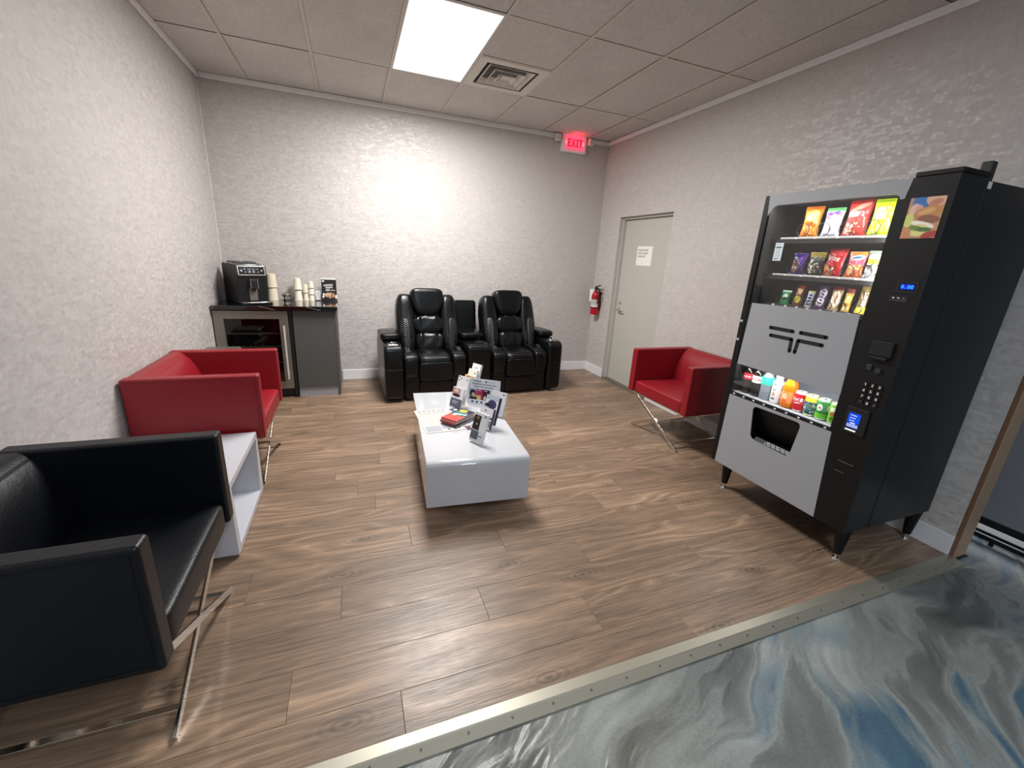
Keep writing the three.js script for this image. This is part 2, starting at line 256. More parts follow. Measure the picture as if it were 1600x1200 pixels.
{ // air vent
  const o = thing('ceiling_vent', 'square grey louvred air vent in the ceiling beside the panel light', 'air vent', [GX + 3.5 * T, H, GZ + T / 2]);
  mesh('vent_plate', poly([[-0.295, -0.295], [0.295, -0.295], [0.295, 0.295], [-0.295, 0.295]], 0.01, [[[-0.225, -0.225], [-0.225, 0.225], [0.225, 0.225], [0.225, -0.225]]]).rotateX(Math.PI / 2).translate(0, 0.006, 0), M.vent, o);
  mesh('duct', merge([box(-0.225, 0.225, 0.04, 0.048, -0.225, 0.225), box(-0.235, -0.225, 0.004, 0.048, -0.225, 0.225), box(0.225, 0.235, 0.004, 0.048, -0.225, 0.225), box(-0.225, 0.225, 0.004, 0.048, -0.235, -0.225), box(-0.225, 0.225, 0.004, 0.048, 0.225, 0.235)]), M.duct, o);
  for (const [a, y] of [[0.2, -0.004], [0.14, -0.012], [0.08, -0.018]]) { // flared square louvre
    const pr = [[a, y], [a - 0.006, y], [a - 0.042, y + 0.034], [a - 0.036, y + 0.034]]; const g = new THREE.LatheGeometry([...pr, pr[0]].map((p) => new THREE.Vector2(p[0] * Math.SQRT2, p[1])), 4); g.rotateY(Math.PI / 4); mesh('louvre', toCreasedNormals(g, 0.4), M.vent, o); }
  mesh('louvre', box(-0.035, 0.035, -0.004, 0.0, -0.035, 0.035), M.vent, o);
}
// ---------- floors ----------
{ const f = structure('floor');
  mesh('subfloor', box(-0.1, W + 0.13, -0.05, -0.0095, -0.1, 4.235), M.subfloor, f);
  const pw = 0.196, edge = 3.845 + 2 * pw, joints = { 1: 1.32, 2: 2.171, 3: 1.718, 4: 1.115, 5: 1.939, 6: 1.464, 9: 1.2, 11: 1.36, 8: 2.52 }, r = rng(99);
  for (let k = 1; k <= 22; k++) { const z1 = Math.min(edge - (k - 1) * pw, 4.21), z0 = Math.max(edge - k * pw, 0); if (z0 >= z1) continue;
    let x = (joints[k] ?? r() * 1.22) - 1.22 * 3; const L = 1.22;
    for (; x < W; x += L) { const a = Math.max(x, 0), b = Math.min(x + L, W); if (b - a < 0.01) continue;
      const g = rbox(a + 0.0004, b - 0.0004, -0.009, 0, z0 + 0.0004, z1 - 0.0004, 0.0012, 1), row = Math.floor(r() * PR), off = r(), p = g.attributes.position, uv = new Float32Array(p.count * 2), fl = r() < 0.5;
      for (let i = 0; i < p.count; i++) { let v = (p.getZ(i) - (edge - k * pw)) / pw; if (fl) v = 1 - v; uv[i * 2] = (p.getX(i) - a) / 2.44 + off; uv[i * 2 + 1] = (row + 0.02 + 0.96 * v) / PR; }
      g.setAttribute('uv', new THREE.BufferAttribute(uv, 2)); mesh('plank', g, M.wood, f); } }
}
structure('floor_showroom', uvMetres(merge([box(-0.1, 5.07, -0.06, -0.012, 4.236, ZF), box(W + 0.13, 5.07, -0.06, -0.012, 3.4, 4.236)]), 1 / 5, 1 / 5), M.epoxy);
{ // storefront glazing behind the shade
  const w = structure('window_1');
  mesh('sill_rail', rbox(4.86, 4.95, -0.012, 0.035, 3.55, 8.6, 0.004), M.black, w);
  mesh('glass', box(4.9, 4.906, 0.035, 2.75, 3.55, 8.6), M.pane, w);
  for (const z of [3.56, 5.8, 8.57]) mesh('mullion', rbox(4.87, 4.95, 0.03, 2.75, z - 0.03, z + 0.03, 0.004), M.black, w);
}
{ const s = thing('roller_shade', 'dark grey roller shade pulled down beyond the wood wall end', 'window shade', [4.82, 0, 0]);
  mesh('shade_fabric', box(-0.002, 0.002, 0.13, 2.9, 3.42, 8.55), M.shade, s);
  mesh('hem_bar', rbox(-0.012, 0.012, 0.09, 0.135, 3.42, 8.55, 0.004), M.black, s);
  mesh('roller', at(new THREE.CylinderGeometry(0.03, 0.03, 5.13, 16), 0.0, 2.92, 5.985, Math.PI / 2), M.black, s);
}
{ const c = thing('window_rail', 'black floor rail with bright slit below the roller shade', 'rail', [4.8, -0.012, 0]);
  mesh('rail_body', rbox(-0.012, 0.01, 0.022, 0.05, 3.42, 8.55, 0.004), M.black, c);
  for (const z of [3.5, 4.22, 5.4, 6.6, 8.4]) mesh('rail_foot', rbox(-0.01, 0.01, 0, 0.024, z - 0.01, z + 0.01, 0.002), M.black, c);
}

// ---------- cube armchairs ----------
function armchair(label, leather, pos, ry) {
  const o = thing('armchair', label, 'armchair', pos, ry), w = 0.39, D = 0.665, y0 = 0.345, y1 = 0.755;
  for (const s of [-1, 1]) {
    const a = mesh('arm', uvMetres(rbox(s < 0 ? -w : w - 0.07, s < 0 ? -w + 0.07 : w, y0, y1, 0, D, 0.013, 3), 3, 3), leather, o);
    const x = s * (w + 0.0006), yb = y0 + 0.022, yt = y1 - 0.022; mesh('seam', merge([tube([[x, yb, 0.02], [x, yb, D - 0.022]], 0.0016, 2, 5), tube([[x, yt, 0.02], [x, yt, D - 0.022]], 0.0016, 2, 5), tube([[x, yb, D - 0.022], [x, yt, D - 0.022]], 0.0016, 2, 5)]), leather, a);
  }
  { // curved back: profile in (z, y), swept across the width
    const p = new THREE.Shape(); p.moveTo(0.004, y0 + 0.02); p.lineTo(0.004, y1 - 0.02); p.quadraticCurveTo(0.004, y1 - 0.004, 0.02, y1 - 0.003); p.lineTo(0.065, y1 - 0.004); p.bezierCurveTo(0.13, y1 - 0.03, 0.2, 0.6, 0.195, 0.42); p.lineTo(0.19, y0 + 0.02); p.closePath();
    const g = new THREE.ExtrudeGeometry(p, { depth: 2 * (w - 0.07), bevelEnabled: false, curveSegments: 20 }); g.rotateY(-Math.PI / 2); g.translate(w - 0.07, 0, 0); mesh('backrest', uvMetres(toCreasedNormals(g, 0.6), 3, 3), leather, o);
  }
  { const g = puff(2 * (w - 0.071), 0.115, D - 0.1, { e1: 0.22, e2: 0.12, n: 64, m: 24, wrinkle: null }); const p = g.attributes.position; // seat, a little crowned
    for (let i = 0; i < p.count; i++) { const x = p.getX(i) / 0.32, z = p.getZ(i) / 0.3; if (p.getY(i) > 0) p.setY(i, p.getY(i) + 0.012 * (1 - x * x) * (1 - z * z) + 0.006 * z); } g.computeVertexNormals(); at(g, 0, 0.398, 0.1 + (D - 0.1) / 2 - 0.006); mesh('seat', uvMetres(g, 3, 3), leather, o); }
  mesh('seat_frame', rbox(-w + 0.075, w - 0.075, 0.332, 0.346, 0.06, D - 0.03, 0.003), M.chrome, o);
  const zf = D - 0.045, zr = 0.13, fx = 0.325, bw = 0.03, bt = 0.01;
  for (const z of [zf, zr]) for (const s of [-1, 1]) mesh('leg', bar([s * fx, 0.004, z + s * 0.0055], [-s * fx, 0.333, z + s * 0.0055], bw, bt), M.chrome, o);
  for (const s of [-1, 1]) { mesh('rail', bar([s * (fx - 0.075), 0.045, zr], [s * (fx - 0.075), 0.045, zf], 0.024, 0.01, [0, 1, 0]), M.chrome, o); }
  return o;
}
armchair('red leather cube armchair with chrome crossed legs beside the vending machine', M.redLeather, [W - 0.02, 0, 2.345], -Math.PI / 2);
armchair('red leather cube armchair against the left wall near the bar fridge', M.redLeather, [0.015, 0, 2.045], Math.PI / 2);
armchair('black leather cube armchair with chrome crossed legs in the near left corner', M.chairLeather, [0.022, 0, 3.66], Math.PI / 2);

// ---------- white open side table ----------
{ const o = thing('side_table', 'white open box side table between the red and black armchairs', 'side table', [0, 0, 0]);
  const z0 = 2.455, z1 = 3.11, x0 = 0.03, x1 = 0.635, y1 = 0.405, t = 0.03;
  const g = poly(roundPoly([[z0, 0.012], [z1, 0.012], [z1, y1], [z0, y1]], 0.012), x1 - x0, [roundPoly([[z0 + t + 0.05, 0.012 + t], [z0 + t, y1 - t], [z1 - t, y1 - t], [z1 - t - 0.02, 0.012 + t]], 0.012)], 0.002);
  g.rotateY(-Math.PI / 2); g.translate(x1, 0, 0); mesh('shell', g, M.satinWhite, o);
  for (const x of [0.08, 0.58]) for (const z of [z0 + 0.06, z1 - 0.06]) mesh('glide', cyl(0.012, 0.012, 0.012, x, 0, z, 12), M.rubber, o);
}
// ---------- coffee table ----------
const TY = 0.38, TA = 4.4 * R, TC = [1.925, 2.455];
const tab = (x, z) => [TC[0] + x * Math.cos(TA) - z * Math.sin(TA), TC[1] + x * Math.sin(TA) + z * Math.cos(TA)]; // table coordinates to the room (turned about y by -TA)
{ const o = thing('coffee_table', 'low glossy white waterfall coffee table in the middle of the room', 'coffee table', [TC[0], 0, TC[1]], -TA);
  const L = 0.655, w = 0.307, t = 0.05, r = 0.045, yb = 0.1;
  const pts = roundPoly([[-L, yb], [-L, TY], [L, TY], [L, yb], [L - t, yb], [L - t, TY - t], [-L + t, TY - t], [-L + t, yb]], 0.004, 2);
  const s = new THREE.Shape(); s.moveTo(-L, yb); s.lineTo(-L, TY - r); s.quadraticCurveTo(-L, TY, -L + r, TY); s.lineTo(L - r, TY); s.quadraticCurveTo(L, TY, L, TY - r); s.lineTo(L, yb); s.closePath();
  const g = new THREE.ExtrudeGeometry(s, { depth: 2 * w - 0.012, bevelEnabled: true, bevelThickness: 0.006, bevelSize: 0.006, bevelOffset: -0.006, bevelSegments: 3, curveSegments: 12 });
  g.rotateY(-Math.PI / 2); g.translate(w - 0.006, 0, 0); mesh('body', toCreasedNormals(g, 0.5), M.glossWhite, o);
  mesh('plinth', rbox(-0.17, 0.17, 0, yb + 0.002, -0.4, 0.3, 0.004), M.darkGrey, o);
}
// ---------- black leather double recliner ----------
{ const o = thing('recliner_loveseat', 'black leather double recliner with a console, against the back wall', 'recliner', [2.475, 0, 0.06], 2.2 * R);
  const L = M.blackLeather, lu = (g) => uvMetres(g, 3, 3);
  const seatX = [-0.485, 0.485];
  mesh('base', lu(rbox(-1.0, 1.0, 0.025, 0.3, 0.1, 0.8, 0.02)), L, o);
  for (const s of [-1, 1]) { // arm with cup holder and pad
    const xc = s * 0.915, a = mesh('arm', lu(at(puff(0.195, 0.585, 0.8, { e1: 0.2, e2: 0.22, n: 48, m: 30 }), xc, 0.3125, 0.49)), L, o);
    mesh('arm_seam', lu(tube([[xc - 0.085, 0.36, 0.893], [xc, 0.355, 0.8945], [xc + 0.085, 0.36, 0.893]], 0.003, 6, 6)), L, a);
    const c = mesh('cup_holder', at(new THREE.TorusGeometry(0.043, 0.006, 8, 28), xc, 0.606, 0.76, Math.PI / 2), M.chrome, o); mesh('cup_well', cyl(0.04, 0.04, 0.004, xc, 0.602, 0.76), M.black, c);
    mesh('cup_rim', rbox(xc - 0.05, xc + 0.05, 0.6, 0.606, 0.71, 0.83, 0.003), M.brightSteel, o);
    mesh('arm_pad', lu(at(puff(0.205, 0.085, 0.42, { e1: 0.5, e2: 0.35, n: 40, m: 20 }), xc, 0.64, 0.42, -0.03)), L, o);
  }
  for (const x of seatX) {
    // seat: three lobes rolling over the front
    const lobe = (dx, w, y, name) => mesh(name, lu(at(puff(w, 0.29, 0.68, { e1: 0.45, e2: 0.3, n: 44, m: 28, wrinkle: (a, b, c) => 0.003 * Math.sin(a * 60 + b * 9) * (b > 0 ? 1 : 0) }), x + dx, y - 0.02, 0.545)), L, o);
    lobe(0, 0.37, 0.38, 'seat'); lobe(-0.255, 0.17, 0.395, 'seat_bolster'); lobe(0.255, 0.17, 0.395, 'seat_bolster');
    for (const s of [-1, 1]) { const q = mesh('quilted_inset', uvMetres(at(puff(0.05, 0.018, 0.16, { e1: 0.5, e2: 0.3, n: 24, m: 12 }), x + s * 0.275, 0.508, 0.765, 0.4), 6, 6), M.quilt, o); q.userData.label = 'chevron quilted inset'; }
    mesh('front_panel', lu(at(puff(0.35, 0.2, 0.06, { e1: 0.25, e2: 0.22, n: 36, m: 20 }), x, 0.318, 0.862)), L, o);
    mesh('foot_rest', lu(at(puff(0.35, 0.17, 0.055, { e1: 0.2, e2: 0.18, n: 36, m: 18 }), x, 0.122, 0.838)), L, o);
    for (const s of [-1, 1]) mesh('front_side', lu(at(puff(0.15, 0.36, 0.07, { e1: 0.25, e2: 0.25, n: 30, m: 24 }), x + s * 0.25, 0.21, 0.825)), L, o);
    // reclined back, built upright then leaned; v runs from the seat to the top
    const lean = -0.26, B = new THREE.Group(); B.name = 'back'; B.position.set(x, 0.44, 0.42); B.rotation.x = lean; o.add(B);
    mesh('back_shell', lu(at(puff(0.6, 0.68, 0.12, { e1: 0.2, e2: 0.25 }), 0, 0.3, -0.06)), L, B);
    for (const s of [-1, 1]) { // side bolster, fuller at the top
      const bo = mesh('back_bolster', lu(at(puff(0.2, 0.69, 0.24, { e1: 0.5, e2: 0.6, n: 40, m: 40, fx: (v) => 0.9 + 0.12 * Math.sin(v * 3.1), fz: (v) => 0.02 * Math.sin(v * 5 + 0.6), wrinkle: (a, b, c) => (s * a < 0 && b < 0.02 ? 0.005 * Math.sin(b * 130 + a * 40) : 0) }), s * 0.24, 0.285, 0.045)), L, B);
      const q = mesh('quilted_inset', uvMetres(at(puff(0.11, 0.4, 0.07, { e1: 0.7, e2: 0.7, n: 28, m: 24 }), s * 0.258, 0.16, 0.148, 0, s * 0.3), 5, 5), M.quilt, bo); q.userData.label = 'chevron quilted inset';
    }
    const hexa = (v) => 0.78 + 0.27 * Math.sin(Math.PI * v), fold = (k) => (a, b, c) => (c > 0 ? 0.009 * Math.sin(a * k + 2.5 * Math.sin(a * 23)) * Math.min(1, Math.max(0, b * 14 + 0.4)) : 0);
    mesh('lumbar_cushion', lu(at(puff(0.33, 0.235, 0.18, { e1: 0.55, e2: 0.42, n: 72, m: 30, fx: (v) => 0.86 + 0.16 * v, wrinkle: fold(95) }), 0, 0.085, 0.09)), L, B);
    mesh('lumbar_cushion', lu(at(puff(0.34, 0.22, 0.18, { e1: 0.55, e2: 0.42, n: 72, m: 30, fx: hexa, wrinkle: fold(80) }), 0, 0.285, 0.075)), L, B);
    mesh('headrest', lu(at(puff(0.36, 0.3, 0.17, { e1: 0.42, e2: 0.36, n: 56, m: 34, fx: (v) => 0.64 + 0.38 * Math.sin(Math.min(1, v * 1.25) * Math.PI / 2), wrinkle: (a, b, c) => 0.003 * Math.sin(b * 60) * Math.max(0, Math.abs(a) * 9 - 0.9) }), 0, 0.54, 0.08, 0.08)), L, B);
  }
  // console between the seats
  const C = mesh('console', lu(at(puff(0.29, 0.56, 0.72, { e1: 0.18, e2: 0.2, n: 44, m: 28 }), 0, 0.305, 0.5)), L, o);
  mesh('console_back', lu(at(puff(0.29, 0.62, 0.13, { e1: 0.16, e2: 0.2, n: 40, m: 30 }), 0, 0.68, 0.17, -0.1)), L, o);
  mesh('console_pad', lu(at(puff(0.285, 0.08, 0.4, { e1: 0.5, e2: 0.35, n: 40, m: 20 }), -0.005, 0.63, 0.4, -0.02)), L, o);
  mesh('control_panel', rbox(-0.005, 0.09, 0.578, 0.588, 0.66, 0.72, 0.004), M.black, o);
  const lamp = mesh('control_light', box(0.015, 0.07, 0.588, 0.5895, 0.675, 0.7), glow(0x3a4bd0, 0.25), o); lamp.userData.label = 'small blue lit control strip';
  for (const s of [-1, 1]) for (const z of [0.15, 0.75]) mesh('foot', cyl(0.03, 0.03, 0.03, s * 0.9, 0, z, 16), M.black, o);
}

// ---------- coffee bar ----------
const CY = 0.94;
{ const o = single('countertop', 'black marble countertop over the fridge and grey cabinet', 'countertop', rbox(0.012, 1.085, CY - 0.04, CY, 0.002, 0.63, 0.004), M.counter);
  const vein = (pts) => mesh('marble_vein', merge(pts.slice(1).map((p, i) => bar(pts[i], p, 0.004, 0.0006, [0, 0, 1]))), M.vein, o);
  vein([[0.4, CY - 0.003, 0.6302], [0.47, CY - 0.02, 0.6302], [0.53, CY - 0.037, 0.6302]]); vein([[0.8, CY - 0.003, 0.6302], [0.87, CY - 0.02, 0.6302], [0.93, CY - 0.034, 0.6302]]); vein([[0.016, CY - 0.03, 0.6302], [0.035, CY - 0.01, 0.6302]]);
}
{ const o = thing('bar_fridge', 'under-counter bar fridge with steel framed glass door and long handle', 'fridge', [0.01, 0, 0]);
  mesh('carcass', merge([box(0.003, 0.02, 0.0, CY - 0.042, 0.03, 0.555), box(0.625, 0.652, 0.0, CY - 0.042, 0.03, 0.58), box(0.003, 0.625, CY - 0.06, CY - 0.042, 0.03, 0.555), box(0.003, 0.625, 0, 0.1, 0.03, 0.53), box(0.003, 0.625, 0.1, CY - 0.06, 0.03, 0.05), box(0.003, 0.02, 0.86, CY - 0.042, 0.555, 0.59)]), M.black, o);
  mesh('kick_grille', merge([box(0.02, 0.62, 0.02, 0.09, 0.53, 0.545), ...[0.035, 0.05, 0.065, 0.08].map((y) => box(0.03, 0.61, y, y + 0.004, 0.545, 0.549))]), M.darkGrey, o);
  const d = mesh('door', poly([[0.002, 0.105], [0.618, 0.105], [0.618, 0.888], [0.002, 0.888]], 0.035, [[[0.08, 0.175], [0.08, 0.815], [0.545, 0.815], [0.545, 0.175]]], 0.002).translate(0, 0, 0.56), M.steel, o);
  mesh('glass', box(0.08, 0.545, 0.175, 0.815, 0.572, 0.58), M.smoke, d);
  const h = mesh('handle', merge([cyl(0.009, 0.009, 0.54, 0.585, 0.215, 0.645, 16), at(cyl(0.006, 0.006, 0.05, 0, 0, 0, 10), 0.585, 0.26, 0.597, Math.PI / 2), at(cyl(0.006, 0.006, 0.05, 0, 0, 0, 10), 0.585, 0.71, 0.597, Math.PI / 2)]), M.handle, d); h.userData.label = 'long tubular steel handle';
  for (const y of [0.36, 0.52, 0.655]) mesh('shelf', merge([box(0.03, 0.615, y, y + 0.012, 0.52, 0.535), ...Array.from({ length: 12 }, (_, i) => box(0.04 + i * 0.05, 0.044 + i * 0.05, y + 0.003, y + 0.008, 0.06, 0.52))]), M.handle, o);
}
{ const r = rng(12); // what shows through the fridge glass
  const bag = single('snack_pouch', 'dark red pouch on the top fridge shelf behind the glass', 'pouch', rbox(-0.075, 0.075, 0, 0.13, -0.03, 0.03, 0.025, 3), std(0x5e0f18, 0.4), [0.515, 0.667, 0.42]);
  single('carton', 'pale carton lying tilted on the middle fridge shelf', 'carton', at(rbox(-0.08, 0.08, -0.012, 0.012, -0.04, 0.04, 0.004), 0, 0.055, 0, 0, 0, 0.55), M.greyPanel, [0.36, 0.532, 0.43]);
  single('snack_pouch', 'dark flat pouch on the top fridge shelf at left', 'pouch', rbox(-0.1, 0.1, 0, 0.035, -0.05, 0.05, 0.012, 3), std(0x4a1518, 0.5), [0.28, 0.667, 0.42]);
}
{ const o = thing('base_cabinet', 'dark grey base cabinet right of the bar fridge', 'cabinet', [0, 0, 0]);
  mesh('body', merge([box(0.666, 1.05, 0.1, CY - 0.042, 0.02, 0.562)]), M.darkGrey, o);
  mesh('door', rbox(0.672, 1.05, 0.102, CY - 0.046, 0.564, 0.582, 0.002), M.cabinet, o);
  mesh('side_panel', rbox(1.051, 1.067, 0.0, CY - 0.042, 0.02, 0.582, 0.002), M.cabinet, o);
  mesh('toe_kick', box(0.672, 1.05, 0.0, 0.1, 0.5, 0.565), M.greyPanel, o);
}
{ // coffee machine, turned towards the room
  const o = thing('coffee_machine', 'black automatic coffee machine with touch display on the counter', 'coffee machine', [0.252, CY, 0.285], 0.5), w = 0.135, z1 = 0.2;
  const prof = new THREE.Shape(); prof.moveTo(-0.2, 0); prof.lineTo(0.165, 0); prof.lineTo(0.165, 0.02); prof.lineTo(0.19, 0.27); prof.lineTo(0.165, 0.355); prof.lineTo(-0.185, 0.37); prof.lineTo(-0.2, 0.35); prof.closePath();
  const g = new THREE.ExtrudeGeometry(prof, { depth: 2 * w - 0.02, bevelEnabled: true, bevelThickness: 0.01, bevelSize: 0.008, bevelOffset: -0.008, bevelSegments: 3 }); g.rotateY(-Math.PI / 2); g.translate(w - 0.01, 0, 0); mesh('housing', g, M.black, o);
  const tilt = 0.285, pm = at(rbox(-0.118, 0.118, -0.046, 0.046, -0.006, 0.006, 0.004), 0, 0.312, 0.184, -tilt);
  const dt = canvasTex(512, 192, (c, W_, H_) => { c.fillStyle = '#050506'; c.fillRect(0, 0, W_, H_); c.fillStyle = '#3c3c46'; c.fillRect(165, 38, 182, 120); c.fillStyle = '#e8e8f0'; const b = (x, y, r) => { c.beginPath(); c.arc(x, y, r, 0, 7); c.fill(); }; b(58, 98, 20); b(125, 62, 13); b(132, 130, 12); b(378, 62, 12); b(386, 130, 12); b(455, 98, 17); c.fillRect(200, 105, 26, 40); c.fillRect(285, 95, 20, 50); c.fillStyle = '#9a9aa6'; c.fillRect(190, 55, 50, 22); c.fillRect(270, 52, 46, 16); });
  const dp = mesh('display_bezel', pm, M.brightSteel, o);
  const ds = mesh('display', at(quad(0.224, 0.08), 0, 0.3138, 0.19, -tilt), new THREE.MeshStandardMaterial({ color: 0x050505, roughness: 0.15, emissive: 0xffffff, emissiveMap: dt, emissiveIntensity: 0.75 }), dp);
  const sp = mesh('spout', merge([rbox(-0.03, 0.03, 0.145, 0.235, 0.17, 0.225, 0.008), rbox(-0.012, 0.012, 0.12, 0.15, 0.19, 0.215, 0.004)]), M.black, o); mesh('spout_trim', merge([rbox(-0.034, -0.028, 0.145, 0.24, 0.18, 0.228, 0.002), rbox(0.028, 0.034, 0.145, 0.24, 0.18, 0.228, 0.002)]), M.brightSteel, sp);
  mesh('back_plate', rbox(-0.035, 0.035, 0.03, 0.17, 0.163, 0.178, 0.002), M.steel, o);
  mesh('drip_tray', merge([rbox(-w + 0.004, w - 0.004, 0, 0.022, 0.14, 0.275, 0.006)]), M.black, o);
  mesh('tray_trim', tube([[-w + 0.01, 0.022, 0.17], [-w + 0.012, 0.022, 0.26], [-w + 0.03, 0.022, 0.276], [w - 0.03, 0.022, 0.276], [w - 0.012, 0.022, 0.26], [w - 0.01, 0.022, 0.17]], 0.0045, 40, 8), M.brightSteel, o);
  mesh('top_rail', tube([[-w + 0.02, 0.366, -0.17], [-w + 0.02, 0.372, 0.0], [-w + 0.03, 0.366, 0.12], [w - 0.03, 0.366, 0.12], [w - 0.02, 0.372, 0.0], [w - 0.02, 0.366, -0.17]], 0.005, 40, 8), M.brightSteel, o);
  mesh('bean_lid', rbox(-0.1, 0.1, 0.36, 0.388, -0.17, 0.05, 0.012, 3), M.darkGrey, o);
  mesh('bean_knob', cyl(0.022, 0.02, 0.012, 0, 0.388, -0.06, 20), M.brightSteel, o);
}
function cupGeo(r0, r1, h) { return lathe([[0, h - 0.004], [r0 - 0.003, h - 0.004], [r0, h], [r0, h - 0.001], [r1, 0.006], [r1 + 0.003, 0.004], [r1 + 0.003, 0.0], [r1 - 0.002, 0.0], [r0 - 0.004, h - 0.006]], 28); }
function cupStack(x, z, r0, r1, h, n, mat, words, group) { // upside-down paper cups standing on one another
  const g = cupGeo(r0, r1, h); for (let i = 0; i < n; i++) single('paper_cup', i === 0 ? `lowest ${words}` : i === n - 1 ? `topmost ${words}` : `middle ${words}`, 'cup', g, mat, [x, CY + i * (h + 0.0006), z], 0, group);
}
cupStack(0.45, 0.12, 0.043, 0.05, 0.135, 2, M.cupTan, 'cup of the tan stack half hidden behind the coffee machine', 'tan cups');
cupStack(0.69, 0.1, 0.03, 0.041, 0.117, 2, M.cup, 'cup of the tallest white stack right of the tin', 'white cups');
cupStack(0.765, 0.09, 0.021, 0.027, 0.085, 2, M.cup, 'cup of the small stack next to the tallest white stack', 'white cups');
cupStack(0.82, 0.1, 0.022, 0.028, 0.068, 3, M.cup, 'cup of the small stack nearest the clear tumbler', 'white cups');
{ const o = thing('tin', 'round silver tin with a lid on the coffee counter', 'tin', [0.575, CY, 0.11]); mesh('tin_body', lathe([[0, 0], [0.036, 0], [0.042, 0.006], [0.042, 0.04], [0.036, 0.045], [0, 0.045]]), M.brightSteel, o); mesh('tin_lid', lathe([[0, 0.075], [0.026, 0.075], [0.04, 0.066], [0.043, 0.06], [0.043, 0.044], [0, 0.044]]), M.steel, o); }
{ const o = thing('tumbler', 'clear tumbler of paper packets beside the black menu card', 'tumbler', [0.882, CY, 0.1]); mesh('glass_wall', lathe([[0, 0], [0.028, 0], [0.03, 0.004], [0.04, 0.125], [0.0385, 0.125], [0.0285, 0.007], [0, 0.007]]), M.acrylic, o);
}
{ const r = rng(5); for (let i = 0; i < 5; i++) single('sugar_packet', `white paper packet number ${['one', 'two', 'three', 'four', 'five'][i]} from left in the clear tumbler`, 'packet', at(rbox(-0.009, 0.009, 0, 0.1, -0.0012, 0.0012, 0.001), 0, 0, 0, (r() - 0.5) * 0.1, 0.8 * (r() - 0.5), (i - 2) * -0.04), i % 2 ? M.paper : std(0xcfd3dc, 0.7), [0.866 + i * 0.008, CY + 0.0085, 0.098 + (i % 2) * 0.008]); }
{ const t = canvasTex(320, 420, (c, w, h) => { c.fillStyle = '#e9e7e4'; c.fillRect(0, 0, w, h); c.fillStyle = '#17100f'; c.fillRect(0, 24, w, h - 24); c.fillStyle = '#e8e4e0'; c.fillRect(14, 42, 52, 26);
    c.save(); c.translate(46, 120); c.rotate(-0.08); const q = rng(8); for (const [x, y, n, hh] of [[0, 0, 9, 34], [36, 44, 7, 34], [34, 88, 4, 38]]) for (let i = 0; i < n; i++) { const lx = x + i * 22; c.fillRect(lx, y, 6, hh); c.fillRect(lx + 11, y + (q() * 6), 6, hh - 6); c.fillRect(lx, y + (q() < 0.5 ? 0 : hh / 2 - 4), 16, 8); } c.restore(); c.fillStyle = '#9c948f'; c.fillRect(190, 212, 96, 22);
    const r = rng(3); for (let i = 0; i < 260; i++) { const a = r() * 6.28, q = Math.sqrt(r()), x = 165 + Math.cos(a) * q * 120, y = 318 + Math.sin(a) * q * 44; c.fillStyle = ['#b98555', '#8a5230', '#d9b184', '#5d3320', '#c99a6a', '#e8d6bd'][Math.floor(r() * 6)]; c.beginPath(); c.ellipse(x, y, 8 + r() * 12, 4 + r() * 7, r() * 3, 0, 7); c.fill(); }
    c.fillStyle = '#efe9e2'; for (const [x, y] of [[36, 300], [26, 345], [300, 330], [300, 360]]) { c.beginPath(); c.ellipse(x, y, 18, 24, 0.4, 0, 7); c.fill(); } });
  const o = thing('menu_card', 'small black menu card with food picture at the counter end', 'menu card', [1.0, CY, 0.11], 0.06); mesh('card', at(printed(0.15, 0.24, 0.003), 0, 0.124, 0.0, -0.1), std(0xffffff, 0.4, { map: t }), o); mesh('stand', at(rbox(-0.075, 0.075, 0, 0.004, -0.035, 0.035, 0.0015), 0, 0, 0), M.acrylic, o); }
// ---------- bin between chair and fridge ----------
{ const o = thing('waste_bin', 'grey steel lidded bin half hidden behind the left red armchair', 'bin', [0.17, 0, 1.12]); mesh('bin_body', rbox(-0.13, 0.13, 0.0, 0.585, -0.11, 0.11, 0.03, 3), M.steel, o); mesh('bin_lid', rbox(-0.135, 0.135, 0.587, 0.64, -0.115, 0.115, 0.025, 3), M.steel, o); mesh('lid_hinge', rbox(0.09, 0.15, 0.6, 0.63, 0.02, 0.06, 0.006), M.black, o); mesh('pedal', rbox(0.125, 0.16, 0.01, 0.022, -0.03, 0.03, 0.004), M.black, o); }
